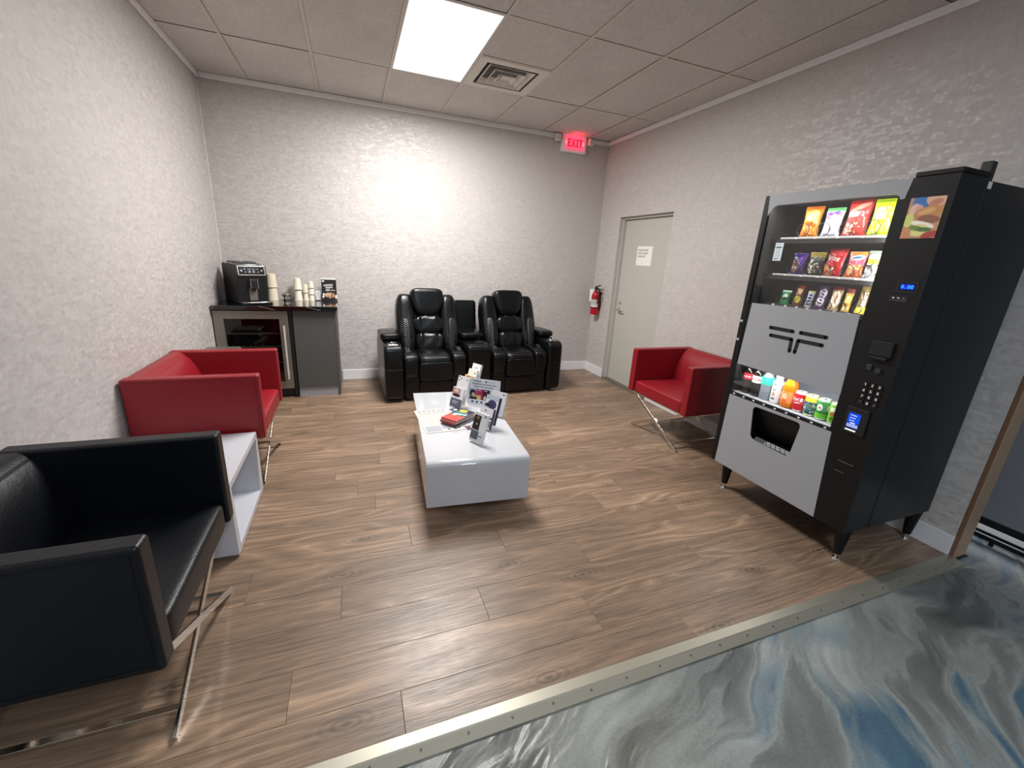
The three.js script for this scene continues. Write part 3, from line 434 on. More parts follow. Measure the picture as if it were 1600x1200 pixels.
// ---------- exit sign ----------
{ const o = thing('exit_sign', 'lit red exit sign with two lamp heads on the back wall', 'exit sign', [3.87, 2.88, 0.001]);
  mesh('housing', rbox(-0.165, 0.165, -0.1, 0.1, 0, 0.055, 0.008), M.paint, o);
  const t = canvasTex(512, 320, (c, w, h) => { c.fillStyle = '#ff5a78'; c.fillRect(0, 0, w, h); c.fillStyle = '#d80030'; c.font = 'bold 250px sans-serif'; c.textAlign = 'center'; c.fillText('EXIT', w / 2, 250, 400); c.fillStyle = '#ffc8d0'; for (const s of [-1, 1]) { c.beginPath(); c.moveTo(w / 2 + s * 205, 100); c.lineTo(w / 2 + s * 245, 160); c.lineTo(w / 2 + s * 205, 220); c.lineTo(w / 2 + s * 218, 160); c.fill(); } });
  mesh('sign_face', at(quad(0.27, 0.155), 0.005, 0.005, 0.0562), new THREE.MeshStandardMaterial({ color: 0x220006, emissive: 0xffffff, emissiveMap: t, emissiveIntensity: 1.0, roughness: 0.4 }), o);
  for (const s of [-1, 1]) { const h = mesh('lamp_head', merge([at(rbox(-0.035, 0.035, -0.04, 0.04, -0.02, 0.03, 0.01, 3), s * 0.225, 0.045, 0.04, 0.2, s * 0.25), at(cyl(0.008, 0.008, 0.05, 0, 0, 0, 10), s * 0.165 + (s > 0 ? 0 : 0), 0.02, 0.03, 0, 0, -s * Math.PI / 2)]), M.paint, o); mesh('lamp_lens', merge([0, 1, 2].map((i) => at(rbox(-0.03, 0.03, -0.006, 0.006, 0, 0.006, 0.002), s * 0.225 + s * 0.006, 0.022 + i * 0.022, 0.07, 0.2, s * 0.25))), M.vent, h); }
  mesh('canopy', rbox(-0.06, 0.06, 0.085, 0.1045, 0.0, 0.06, 0.004), M.paint, o);
  const pl = new THREE.PointLight(0xff1530, 0.05); pl.name = 'exit_glow_light'; pl.position.set(3.875, 2.925, 0.1); scene.add(pl);
}
// ---------- fire extinguisher ----------
{ const o = thing('fire_extinguisher', 'red fire extinguisher with white tag hung beside the door', 'extinguisher', [W - 0.075, 0.83, 0.2]);
  mesh('cylinder', lathe([[0, 0], [0.05, 0], [0.056, 0.008], [0.056, 0.25], [0.05, 0.28], [0.03, 0.305], [0.018, 0.312], [0, 0.312]]), M.extRed, o);
  const lt = canvasTex(256, 256, (c, w, h) => { c.fillStyle = '#d9d2cf'; c.fillRect(0, 0, w, h); c.fillStyle = '#8f1a22'; c.fillRect(0, 0, w, 60); c.fillStyle = '#5a5a5a'; for (let i = 0; i < 5; i++) c.fillRect(20, 80 + i * 26, 216, 9); });
  mesh('label', at(new THREE.CylinderGeometry(0.0567, 0.0567, 0.13, 24, 1, true, Math.PI * 1.15, Math.PI * 0.9), 0, 0.165, 0), std(0xffffff, 0.5, { map: lt }), o);
  mesh('strap', lathe([[0.0572, 0.085], [0.0585, 0.085], [0.0585, 0.098], [0.0572, 0.098]]), M.black, o);
  mesh('valve', merge([cyl(0.016, 0.016, 0.03, 0, 0.31, 0, 14), rbox(-0.012, 0.012, 0.33, 0.36, -0.03, 0.03, 0.004)]), M.black, o);
  mesh('lever', merge([at(rbox(-0.01, 0.01, 0, 0.012, -0.02, 0.1, 0.003), 0, 0.362, 0, -0.25), rbox(-0.01, 0.01, 0.338, 0.348, 0.0, 0.1, 0.003)]), M.black, o);
  mesh('hose', tube([[0, 0.34, 0.03], [-0.01, 0.335, 0.08], [-0.01, 0.28, 0.095], [-0.005, 0.2, 0.075], [-0.003, 0.15, 0.07]], 0.009, 24, 8), M.rubber, o);
  const tg = mesh('inspection_tag', at(rbox(-0.028, 0.028, -0.16, 0, -0.001, 0.001, 0.0008), -0.055, 0.335, -0.022, 0, -1.15), M.paper, o); tg.userData.label = 'white paper inspection tag';
  mesh('bracket', merge([rbox(0.056, 0.0735, 0.05, 0.3, -0.02, 0.02, 0.003)]), M.black, o);
}
{ const t = canvasTex(400, 310, (c, w, h) => { c.fillStyle = '#f1efe9'; c.fillRect(0, 0, w, h); c.fillStyle = '#5f5e5a'; c.font = 'bold 44px sans-serif'; c.fillText('PLEASE KEEP', 30, 78, 260); c.fillText('DOOR CLOSED', 30, 128, 260); c.fillText('THANK YOU', 30, 178, 200); });
  const g = printed(0.28, 0.218, 0.0012); at(g, 0, 0, 0, 0, -Math.PI / 2); single('paper_notice', 'white printed paper notice taped to the door', 'notice', g, std(0xffffff, 0.8, { map: t }), [W + 0.0842, 1.61, 0.905]); }
// ---------- vending machine (local +x runs along the wall towards the viewer, local +z is its front) ----------
const VZ = 3.61, VX = 3.975; // world: x = VX - local z, z = VZ + local x
const vx = (z) => z - VZ, vz = (x) => VX - x, FR = vz(3.59);
const toV = (pts) => pts.map(([y, z]) => [vx(z), y]);
{ const o = thing('vending_machine', 'tall black and grey vending machine with lit snacks and drinks', 'vending machine', [VX, 0, VZ], -Math.PI / 2);
  const xl = vx(3.16), xr = vx(4.065), y0 = 0.21, y1 = 1.945, c0 = vx(3.2), c1 = vx(3.86), seam = vz(3.785), back = vz(4.355);
  // door: everything between the front and the seam, with two openings
  mesh('door_frame', merge([rbox(xl, c0, y0, y1, seam, FR, 0.004), box(c1, xr - 0.001, y0, y1 - 0.001, seam, FR - 0.001), box(c0, c1, y0, 0.47, seam, FR - 0.004), box(c0, c1, 0.7, 0.722, seam, FR - 0.012), box(c0, c1, 0.94, 1.31, seam, FR - 0.004), box(c0, c1, 1.9, y1, seam, FR - 0.004), box(c0, vx(3.38), 0.47, 0.7, seam, FR - 0.004), box(vx(3.725), c1, 0.47, 0.7, seam, FR - 0.004)]), M.machineBlack, o);
  mesh('door_side', rbox(xr - 0.0015, xr, y0, y1, seam, FR, 0.0006, 1), M.machineSide, o);
  // cabinet behind the seam
  const s2 = seam - 0.009;
  mesh('cabinet', merge([box(xl, xl + 0.03, y0, y1 - 0.01, back, s2), rbox(c1 - 0.01, xr, y0, y1 - 0.01, back, s2, 0.003), box(xl, xr - 0.01, y0, 0.69, back, s2), box(xl, xr - 0.01, 0.95, 1.3, back, s2), box(xl, xr - 0.01, 1.905, y1 - 0.01, back, s2), box(xl, xr - 0.01, y0, y1 - 0.01, back, vz(4.2))]), M.machineSide, o);
  mesh('hinge_core', merge([box(c1, xr - 0.02, y0 + 0.01, y1 - 0.02, s2 - 0.002, seam + 0.002), box(xl + 0.005, c0, y0 + 0.01, y1 - 0.02, s2 - 0.002, seam + 0.002)]), M.rubber, o);
  const cap = mesh('top_cap', rbox(vx(3.905), xr + 0.006, y1, y1 + 0.02, seam - 0.005, FR + 0.004, 0.004), M.machineBlack, o);
  mesh('lock_post', rbox(xr - 0.06, xr - 0.02, y1 - 0.01, y1 + 0.075, vz(3.87), vz(3.83), 0.006), M.darkGrey, o);
  const st = mesh('sticker', at(quad(0.03, 0.028), xr + 0.0008, y1 - 0.028, vz(3.815), 0, Math.PI / 2), M.paper, o); st.userData.label = 'small white sticker';
  mesh('snack_cavity', merge([box(c0, c1, 1.301, 1.304, vz(4.19), FR - 0.03), box(c0, c0 + 0.002, 1.31, 1.9, vz(4.19), FR - 0.012), box(c1 - 0.002, c1, 1.31, 1.9, vz(4.19), FR - 0.012), box(c0, c1, 1.31, 1.9, vz(4.199), vz(4.19)), box(c0, c1, 1.897, 1.9, vz(4.19), FR - 0.02)]), M.cavity, o);
  mesh('drink_cavity', merge([box(c0, c1, 0.722, 0.724, vz(4.0), FR - 0.02), box(c0, c1, 0.722, 0.94, vz(3.86), vz(3.85)), box(c0, c1, 0.937, 0.94, vz(3.86), FR - 0.02)]), M.cavityPale, o);
  // grey front panels
  const gp = (name, pts, holes) => { const g = poly(toV(pts), 0.004, holes || [], 0.0008); g.translate(0, 0, FR - 0.0035); return mesh(name, g, M.greyPanel, o); };
  gp('header_panel', [[1.943, 3.19], [1.943, 3.9], [1.86, 3.888], [1.858, 3.872], [1.872, 3.866], [1.884, 3.845], [1.886, 3.82], [1.886, 3.26], [1.882, 3.235], [1.865, 3.215], [1.85, 3.207], [1.835, 3.2]]);
  gp('logo_panel', [[1.318, 3.225], [1.33, 3.845], [0.918, 3.862], [0.924, 3.212]]);
  gp('lower_panel', [[0.708, 3.205], [0.711, 3.872], [0.21, 3.906], [0.21, 3.198]], [roundPoly(toV([[0.69, 3.392], [0.695, 3.712], [0.47, 3.688], [0.478, 3.42]]), 0.034).reverse()]);
  const lb = (pts) => { const P = pts.map(([y, z]) => [vx(z), y, FR + 0.0014]), parts = []; for (let i = 0; i < P.length - 1; i++) parts.push(bar(P[i], P[i + 1], 0.021, 0.0022)); for (const p of P) parts.push(at(new THREE.CylinderGeometry(0.0105, 0.0105, 0.0022, 16), p[0], p[1], p[2], Math.PI / 2)); mesh('logo_bar', merge(parts), M.black, o); };
  lb([[1.191, 3.388], [1.191, 3.53]]); lb([[1.146, 3.399], [1.146, 3.534], [1.079, 3.537]]); lb([[1.192, 3.576], [1.192, 3.718]]); lb([[1.147, 3.707], [1.147, 3.574], [1.079, 3.569]]);
  // delivery bin
  mesh('delivery_bin', merge([box(vx(3.38), vx(3.725), 0.462, 0.47, vz(3.76), FR - 0.006), box(vx(3.38), vx(3.725), 0.7, 0.706, vz(3.76), FR - 0.006), box(vx(3.38), vx(3.725), 0.47, 0.7, vz(3.765), vz(3.76))]), M.rubber, o);
  mesh('bin_flap', at(rbox(-0.155, 0.155, -0.09, 0.09, -0.004, 0.004, 0.002), vx(3.55), 0.6, FR - 0.06, 0.35), M.machineBlack, o);
  const bt = canvasTex(512, 64, (c, w, h) => { c.fillStyle = '#101010'; c.fillRect(0, 0, w, h); c.fillStyle = '#cfcfcf'; for (let k = 0; k < 3; k++) for (let i = 0; i < 26; i++) if ((i * 7 + k * 3) % 5) c.fillRect(150 + i * 13, 8 + k * 18, 10, 9); });
  mesh('bin_notice', at(quad(0.25, 0.032), vx(3.57), 0.487, FR - 0.012, -0.9), std(0xffffff, 0.5, { map: bt }), o);
  // glass
  mesh('snack_glass', box(c0, c1, 1.305, 1.888, FR - 0.012, FR - 0.008), M.pane, o);
  mesh('drink_glass', box(c0, c1, 0.728, 0.936, FR - 0.012, FR - 0.008), M.pane, o);
  const nt = canvasTex(128, 220, (c, w, h) => { c.fillStyle = '#dfeaf0'; c.fillRect(0, 0, w, h); c.fillStyle = '#7d8a92'; for (let i = 0; i < 10; i++) c.fillRect(14, 22 + i * 19, 70 + (i * 37) % 34, 5); c.fillStyle = '#39424a'; c.fillRect(14, 50, 98, 12); c.fillRect(14, 195, 60, 8); });
  mesh('glass_notice', at(quad(0.052, 0.1), vx(3.317), 1.627, FR - 0.0072), std(0xffffff, 0.6, { map: nt }), o);
  // trays with price strips, spirals
  const trays = [[1.708, 3.25, 4], [1.502, 3.26, 5], [1.325, 3.26, 7]], zf = vz(3.655);
  // the front loop stands before the pack, the rest of the spiral runs on behind it
  const coil = (r, gap, len, turns) => { const loop = (z0, L, t) => { const pts = [], n = t * 16; for (let i = 0; i <= n; i++) { const a = i / 16 * Math.PI * 2 - Math.PI / 2; pts.push([Math.cos(a) * r, Math.sin(a) * r, z0 - L * i / n]); } return tube(pts, 0.0021, n * 2, 5); }; return merge([loop(0.002, 0.006, 1), loop(-gap, len, turns)]); };
  const cBig = coil(0.036, 0.125, 0.2, 4), cMid = coil(0.031, 0.1, 0.2, 5), cSmall = coil(0.022, 0.085, 0.2, 6);
  const spots = [[3.398, 3.512, 3.63, 3.752], [3.385, 3.482, 3.578, 3.692, 3.778], [3.352, 3.432, 3.502, 3.566, 3.64, 3.714, 3.79]];
  trays.forEach(([y, , n], k) => {
    const t = mesh('tray', merge([box(c0 + 0.004, c1 - 0.004, y - 0.006, y, vz(4.18), zf), box(c0 + 0.004, c1 - 0.004, y - 0.03, y - 0.027, vz(4.18), zf + 0.002)]), M.cavity, o);
    const ls = mesh('price_strip', rbox(vx(3.27), c1 - 0.005, y - 0.008, y + 0.003, zf, zf + 0.006, 0.002), k < 2 ? M.lip : M.cavity, t); mesh('tray_front', box(c0 + 0.004, c1 - 0.004, y - 0.03, y - 0.008, zf - 0.004, zf), M.cavity, t);
    for (const z of spots[k]) { const r = k === 0 ? 0.036 : k === 1 ? 0.031 : 0.022; const m = mesh('spiral_coil', [cBig, cMid, cSmall][k], M.wire, o); m.position.set(vx(z) - 0.006, y + r + 0.004, zf - 0.004);
      mesh('price_tag', at(quad(0.016, 0.01), vx(z) - 0.03, y - 0.0025, zf + 0.0066), M.paper, t); }
  });
  mesh('drink_rail', merge([box(c0 + 0.004, c1 - 0.004, 0.724, 0.73, vz(3.85), vz(3.63)), rbox(c0 + 0.004, c1 - 0.004, 0.729, 0.735, vz(3.622), vz(3.615), 0.002)]), M.lip, o);
  mesh('drink_strip', box(c0, c1, 0.7, 0.733, FR - 0.004, FR - 0.001), M.black, o);
  for (let i = 0; i < 9; i++) mesh('drink_tag', at(quad(0.014, 0.009), vx(3.235 + i * 0.075), 0.7215, FR - 0.0004), M.paper, o);
  // LED tubes
  const led = glow(new THREE.Color(1, 1, 0.97), 2.2, 0x888888);
  mesh('led_tube', rbox(c1 - 0.014, c1 - 0.004, 1.36, 1.87, FR - 0.05, FR - 0.04, 0.003), led, o);
  mesh('led_tube', rbox(c0 + 0.02, c1 - 0.02, 1.8885, 1.8965, FR - 0.024, FR - 0.016, 0.003), led, o);
  mesh('led_tube', rbox(c0 + 0.02, c1 - 0.02, 0.93, 0.9365, FR - 0.024, FR - 0.016, 0.003), led, o);
  // controls on the right column
  const fz = FR + 0.0006;
  const pic = canvasTex(48, 60, (c) => { c.scale(0.15, 0.15); const w = 320, h = 400; c.fillStyle = '#b98d6c'; c.fillRect(0, 0, w, h); c.fillStyle = '#3f6fae'; c.fillRect(30, 0, 150, 110); const e = (col, x, y, a, b, r) => { c.fillStyle = col; c.beginPath(); c.ellipse(x, y, a, b, r, 0, 7); c.fill(); };
    e('#d2a78d', 235, 35, 90, 60, 0.2); e('#b87a66', 240, 55, 60, 30, -0.2); e('#d9b3a4', 60, 115, 42, 60, 0.3); e('#caa08e', 105, 110, 36, 40, -0.3); e('#bb8655', 190, 150, 130, 62, -0.25); e('#d3a06b', 175, 140, 80, 26, -0.3); e('#8d5f4c', 215, 215, 100, 40, 0.1); e('#c9cf76', 35, 220, 45, 70, 0); e('#efe6d6', 170, 265, 110, 30, 0.25); e('#d8d08c', 150, 320, 110, 60, 0); e('#6f8a45', 120, 300, 70, 26, 0.15); e('#56713e', 200, 315, 70, 22, 0.05); e('#ece0cd', 240, 275, 50, 18, 0.5); e('#a8433f', 270, 365, 80, 34, -0.2); e('#c58a60', 40, 350, 50, 60, 0.2); });
  mesh('picture_panel', at(quad(0.128, 0.17), vx(3.979), 1.774, fz), std(0xffffff, 0.35, { map: pic, emissive: 0xffffff, emissiveMap: pic, emissiveIntensity: 0.12 }), o);
  const dsp = canvasTex(256, 128, (c, w, h) => { c.fillStyle = '#020618'; c.fillRect(0, 0, w, h); c.fillStyle = '#0b22c8'; c.fillRect(20, 14, 216, 96); c.fillStyle = '#36d6ff'; c.font = 'bold 84px monospace'; c.textAlign = 'center'; c.fillText('0.00', w / 2, 92); });
  mesh('price_display', at(quad(0.062, 0.03), vx(4.003), 1.479, fz), new THREE.MeshStandardMaterial({ color: 0, emissive: 0xffffff, emissiveMap: dsp, emissiveIntensity: 1.1 }), o);
  mesh('display_bezel', rbox(vx(3.955), vx(4.045), 1.45, 1.505, FR - 0.001, FR + 0.0004, 0.0005, 1), M.rubber, o);
  const btn = canvasTex(256, 96, (c, w, h) => { c.fillStyle = '#0b0c0d'; c.fillRect(0, 0, w, h); c.fillStyle = '#dcdcdc'; for (const [x, b] of [[60, 1], [128, 0.9], [200, 0.5]]) { c.globalAlpha = b; c.beginPath(); c.ellipse(x, 34, 18, 12, 0.4, 0, 7); c.fill(); } c.globalAlpha = 0.5; for (let i = 0; i < 20; i++) c.fillRect(20 + i * 11, 70, 8, 7); });
  mesh('button_label', at(quad(0.075, 0.026), vx(3.982), 1.424, fz), std(0xffffff, 0.4, { map: btn }), o);
  mesh('bill_slot', merge([rbox(vx(3.935), vx(4.03), 1.15, 1.225, FR - 0.002, FR + 0.012, 0.006), rbox(vx(3.945), vx(4.02), 1.135, 1.15, FR - 0.002, FR + 0.02, 0.004)]), M.rubber, o);
  mesh('coin_slot', merge([rbox(vx(3.94), vx(3.965), 1.075, 1.105, FR - 0.002, FR + 0.006, 0.003), at(cyl(0.013, 0.013, 0.01, 0, 0, 0, 18), vx(3.995), 1.083, FR, Math.PI / 2)]), M.darkGrey, o);
  const kt = canvasTex(96 * 3, 96 * 4, (c, w, h) => { c.fillStyle = '#0a0a0a'; c.fillRect(0, 0, w, h); c.fillStyle = '#f2f2f2'; c.font = 'bold 74px sans-serif'; c.textAlign = 'center'; '123456789*0#'.split('').forEach((k, i) => { c.globalAlpha = k === '*' || k === '#' ? 0.4 : 1; c.fillText(k, 48 + (i % 3) * 96, 74 + Math.floor(i / 3) * 96); }); });
  const km = std(0xffffff, 0.4, { map: kt });
  for (let i = 0; i < 12; i++) { const g = new THREE.BoxGeometry(0.024, 0.023, 0.004), uv = g.attributes.uv, n = g.attributes.normal, cx = i % 3, cy = 3 - Math.floor(i / 3); for (let k = 0; k < uv.count; k++) if (n.getZ(k) > 0.5) uv.setXY(k, (cx + uv.getX(k)) / 3, (cy + uv.getY(k)) / 4); else uv.setXY(k, 0.005, 0.005); mesh('key', at(g, vx(3.96 + cx * 0.031), 0.914 + cy * 0.0305, FR + 0.001), km, o); }
  const sc = canvasTex(256, 340, (c, w, h) => { c.fillStyle = '#0b3fc4'; c.fillRect(0, 0, w, h); c.fillStyle = '#1450e6'; c.fillRect(0, 30, w, 190); c.fillStyle = '#dfe9ff'; for (let i = 0; i < 3; i++) { c.beginPath(); c.arc(60, 62 + i * 60, 14, 0, 7); c.fill(); c.fillRect(90, 52 + i * 60, 84 - i * 14, 18); } c.fillRect(70, 222, 110, 26); for (let k = 0; k < 2; k++) for (let i = 0; i < 8; i++) c.fillRect(12 + i * 30, 262 + k * 36, 22, 26); });
  const cr = mesh('card_reader', rbox(vx(3.915), vx(4.02), 0.74, 0.88, FR - 0.002, FR + 0.008, 0.006), M.rubber, o);
  mesh('reader_screen', at(quad(0.055, 0.08), vx(3.96), 0.812, FR + 0.0086), new THREE.MeshStandardMaterial({ color: 0, emissive: 0xffffff, emissiveMap: sc, emissiveIntensity: 0.9 }), cr);
  mesh('reader_light', box(vx(3.933), vx(3.982), 0.756, 0.763, FR + 0.008, FR + 0.0095), glow(0xffffff, 0.9, 0x888888), cr);
  mesh('coin_return', rbox(vx(3.94), vx(4.02), 0.576, 0.585, FR - 0.002, FR + 0.004, 0.002), M.darkGrey, o); mesh('coin_cup', rbox(vx(3.935), vx(3.99), 0.52, 0.526, FR - 0.002, FR + 0.003, 0.002), M.darkGrey, o);
  for (const y of [1.07, 1.19]) mesh('hinge_clip', rbox(vx(3.166), vx(3.185), y, y + 0.015, FR - 0.002, FR + 0.004, 0.002), M.lip, o);
  // legs with levelling feet
  for (const z of [3.235, 4.02]) for (const x of [3.685, 4.32]) { const l = mesh('leg', at(new THREE.CylinderGeometry(0.038, 0.02, 0.175, 20), vx(z), 0.125, vz(x)), M.machineBlack, o); mesh('levelling_foot', merge([cyl(0.008, 0.008, 0.03, vx(z), 0.01, vz(x), 12), cyl(0.021, 0.016, 0.01, vx(z), 0, vz(x), 18)]), M.brightSteel, l); }
}
function ledLight(name, x, y, z, w, h, i, look) { return areaLight(name, x, y, z, w, h, i, new THREE.Color(1, 1, 0.97), look); }
{ const a = new THREE.RectAreaLight(new THREE.Color(1, 1, 0.97), 110, 0.012, 0.6); a.name = 'snack_top_led'; a.position.set(3.611, 1.887, 3.53); a.rotation.set(-Math.PI / 2, 0, 0); scene.add(a); }
ledLight('snack_side_led', 3.636, 1.615, 3.843, 0.012, 0.5, 100, [3.7, 1.615, 3.3]);
{ const a = new THREE.RectAreaLight(new THREE.Color(0.95, 0.98, 1), 75, 0.012, 0.6); a.name = 'drink_led'; a.position.set(3.611, 0.929, 3.53); a.rotation.set(-Math.PI / 2, 0, 0); scene.add(a); }
// ---------- snacks ----------
function bagGeo(w, h, t, seed) { // pillow bag: two bulged sheets with flat crimped ends, base on the ground
  const n = 18, m = 26, pos = [], uv = [], idx = [];
  for (let side = 0; side < 2; side++) { const s = side ? -1 : 1; for (let j = 0; j <= m; j++) for (let i = 0; i <= n; i++) { const u = i / n * 2 - 1, v = j / m, q = Math.max(0, Math.sin(Math.PI * Math.min(1, Math.max(0, (v - 0.05) / 0.9)))), ww = w / 2 * (1 - 0.1 * Math.pow(q, 1.5));
      const bulge = t / 2 * Math.pow(q, 0.55) * Math.pow(Math.max(0, 1 - u * u), 0.6), wr = (fbm(u * 3 + 9, v * 5 + side * 7, 64, 64, seed, 3) - 0.5) * 0.022 * Math.pow(1 - u * u, 0.4) * (0.4 + q), cr = (v < 0.05 || v > 0.95 ? 0.0012 * Math.sin(u * 40) : 0);
      pos.push(u * ww, v * h, s * Math.max(0.0004, bulge + wr * 0.95 * (q > 0.05 ? 1 : 0.3)) + cr); uv.push(side ? 1 - (u + 1) / 2 : (u + 1) / 2, v); }
    const o = side * (n + 1) * (m + 1); for (let j = 0; j < m; j++) for (let i = 0; i < n; i++) { const a = o + j * (n + 1) + i, b = a + 1, c = a + n + 1, d = c + 1; if (side) idx.push(a, c, b, b, c, d); else idx.push(a, b, c, b, d, c); } }
  const g = new THREE.BufferGeometry(); g.setAttribute('position', new THREE.Float32BufferAttribute(pos, 3)); g.setAttribute('uv', new THREE.Float32BufferAttribute(uv, 2)); g.setIndex(idx); g.computeVertexNormals(); return g;
}
function print(w, h, bg, draw, seed = 1) { return canvasTex(w, h, (c) => { c.fillStyle = bg; c.fillRect(0, 0, w, h); const K = { c, w, h, r: rng(seed), e(col, x, y, a, b, rot = 0) { c.fillStyle = col; c.beginPath(); c.ellipse(x * w, y * h, a * w, b * h, rot, 0, 7); c.fill(); }, b(col, x, y, a, d) { c.fillStyle = col; c.fillRect(x * w, y * h, a * w, d * h); }, t(s, x, y, size, col, rot = 0, font = 'sans-serif', mw) { c.save(); c.translate(x * w, y * h); c.rotate(rot); c.fillStyle = col; c.font = `bold ${size}px ${font}`; c.textAlign = 'center'; c.fillText(s, 0, 0, mw ? mw * w : undefined); c.restore(); }, bits(n, cols, x, y, a, d, s) { for (let i = 0; i < n; i++) { const k = this.r() * 6.28, q = Math.sqrt(this.r()); this.e(cols[Math.floor(this.r() * cols.length)], x + Math.cos(k) * q * a, y + Math.sin(k) * q * d, s * (0.4 + this.r()), s * (0.3 + 0.6 * this.r()) * w / h, this.r() * 3); } } }; draw(K); }); }
const foil = (map) => phys(0xffffff, 0.32, { map, clearcoat: 0.3, clearcoatRoughness: 0.2 });
const bagGeos = [bagGeo(0.092, 0.172, 0.05, 3), bagGeo(0.092, 0.155, 0.05, 5), bagGeo(0.108, 0.185, 0.055, 7), bagGeo(0.105, 0.18, 0.055, 11)];
function snack(label, cat, name, geo, map, z, y, tilt, turn = 0, x = 3.705, group) { const m = single(name, label, cat, geo, foil(map), [x, y, z], 0, group); m.rotation.set(0, -Math.PI / 2 + turn, 0); m.rotateX(tilt); return m; }
const C0 = 1.7085, C1 = 1.5025, C2 = 1.3275, topG = 'chip bags on the top tray', midG = 'snack bags on the middle tray', barG = 'candy on the bottom tray';
snack('orange chip bag, leftmost on the top tray of the vending machine', 'chip bag', 'chip_bag', bagGeos[0], print(256, 440, '#e08a2c', (k) => { k.b('#d67718', 0, 0, 1, 0.1); k.e('#f3b45c', 0.5, 0.3, 0.42, 0.16, -0.3); k.e('#ecebe2', 0.36, 0.4, 0.16, 0.08); k.e('#b8560e', 0.55, 0.62, 0.3, 0.1, -0.2); k.bits(30, ['#f0c48c', '#c8661a', '#e89a40'], 0.45, 0.8, 0.35, 0.15, 0.07); }), 3.4, C0, -0.1, 0.25, 3.7, topG);
snack('white and purple chip bag on the top tray', 'chip bag', 'chip_bag', bagGeos[1], print(256, 400, '#dcdcea', (k) => { k.b('#5aa868', 0, 0, 1, 0.12); k.e('#6b45b4', 0.28, 0.27, 0.22, 0.12); k.e('#6b45b4', 0.66, 0.25, 0.26, 0.13); k.e('#8d6ad0', 0.72, 0.34, 0.2, 0.08); k.bits(60, ['#e8e4b4', '#cfcfe6', '#f0f0f4', '#b9b4d4'], 0.55, 0.7, 0.45, 0.25, 0.06); }), 3.518, C0, -0.1, 0.1, 3.7, topG);
snack('tall red chip bag on the top tray', 'chip bag', 'chip_bag', bagGeos[2], print(256, 440, '#d8403c', (k) => { k.b('#c22c2c', 0, 0, 1, 0.1); k.e('#ee8f7a', 0.55, 0.2, 0.4, 0.07, -0.5); k.b('#f3efe8', 0.06, 0.34, 0.5, 0.13); k.t('chili', 0.3, 0.44, 52, '#b01c1c', -0.1); k.e('#b41c20', 0.75, 0.38, 0.2, 0.12); k.bits(40, ['#f0c090', '#e05c40', '#f4dcc0', '#b82c24'], 0.4, 0.78, 0.36, 0.16, 0.08); }), 3.637, C0, -0.12, 0.15, 3.705, topG);
snack('lime green chip bag, rightmost on the top tray', 'chip bag', 'chip_bag', bagGeos[3], print(256, 440, '#b8d41c', (k) => { k.b('#a4c20e', 0, 0, 1, 0.1); k.e('#e8f0a0', 0.35, 0.3, 0.16, 0.07); k.e('#f0f2cc', 0.34, 0.48, 0.2, 0.09, -0.3); k.e('#7fa010', 0.62, 0.55, 0.2, 0.05, -0.4); k.bits(40, ['#e0ea50', '#c8d820', '#f0f090', '#9cb414'], 0.45, 0.8, 0.4, 0.14, 0.08); }), 3.757, C0, -0.12, 0.2, 3.705, topG);
const mg = [bagGeo(0.078, 0.125, 0.04, 13), bagGeo(0.085, 0.13, 0.04, 17), bagGeo(0.108, 0.15, 0.05, 19), bagGeo(0.085, 0.135, 0.04, 23), bagGeo(0.085, 0.14, 0.04, 29)];
snack('purple snack bag with golden clusters, leftmost on the middle tray', 'snack bag', 'snack_bag', mg[0], print(220, 340, '#4a1f86', (k) => { k.e('#7a3cc0', 0.7, 0.4, 0.25, 0.3, 0.3); k.bits(30, ['#e0bf62', '#f2e2a0', '#8a5a28', '#c89238'], 0.35, 0.6, 0.26, 0.32, 0.1); }), 3.388, C1, -0.1, 0.2, 3.695, midG);
snack('gold topped black snack bag on the middle tray', 'snack bag', 'snack_bag', mg[1], print(220, 340, '#1d1a17', (k) => { k.b('#b9a03c', 0, 0, 1, 0.24); k.e('#5d5a55', 0.5, 0.3, 0.46, 0.1); k.bits(34, ['#cfc8bc', '#8a7c66', '#f0ece0', '#4a3826'], 0.45, 0.68, 0.4, 0.2, 0.12); }), 3.486, C1, -0.1, 0.1, 3.695, midG);
snack('red nacho chip bag lettered in white, slumped on the middle tray', 'snack bag', 'snack_bag', mg[2], print(300, 420, '#c41c26', (k) => { k.e('#e0404a', 0.55, 0.15, 0.45, 0.12, 0.15); k.t('Doritos', 0.42, 0.42, 92, '#f6f2ec', 0.16, 'sans-serif', 0.8); k.e('#e88a3c', 0.25, 0.7, 0.2, 0.1, 0.4); k.e('#8c0e18', 0.62, 0.72, 0.22, 0.1, -0.4); k.bits(12, ['#f0a050', '#d8403a', '#f2d0b0'], 0.45, 0.82, 0.35, 0.12, 0.1); }), 3.584, C1, -0.14, -0.15, 3.695, midG);
snack('pink and orange snack bag with blue script on the middle tray', 'snack bag', 'snack_bag', mg[3], print(220, 340, '#e8743c', (k) => { k.b('#e6a04e', 0, 0, 1, 0.14); k.b('#e35a72', 0, 0.14, 1, 0.36); k.e('#e9e4ea', 0.5, 0.24, 0.42, 0.1, -0.1); k.e('#3c6ea8', 0.5, 0.24, 0.32, 0.04, -0.15); k.e('#efc79a', 0.4, 0.72, 0.28, 0.2); k.bits(16, ['#f0b46a', '#d85a34'], 0.6, 0.8, 0.4, 0.18, 0.1); }), 3.697, C1, -0.1, 0.12, 3.695, midG);
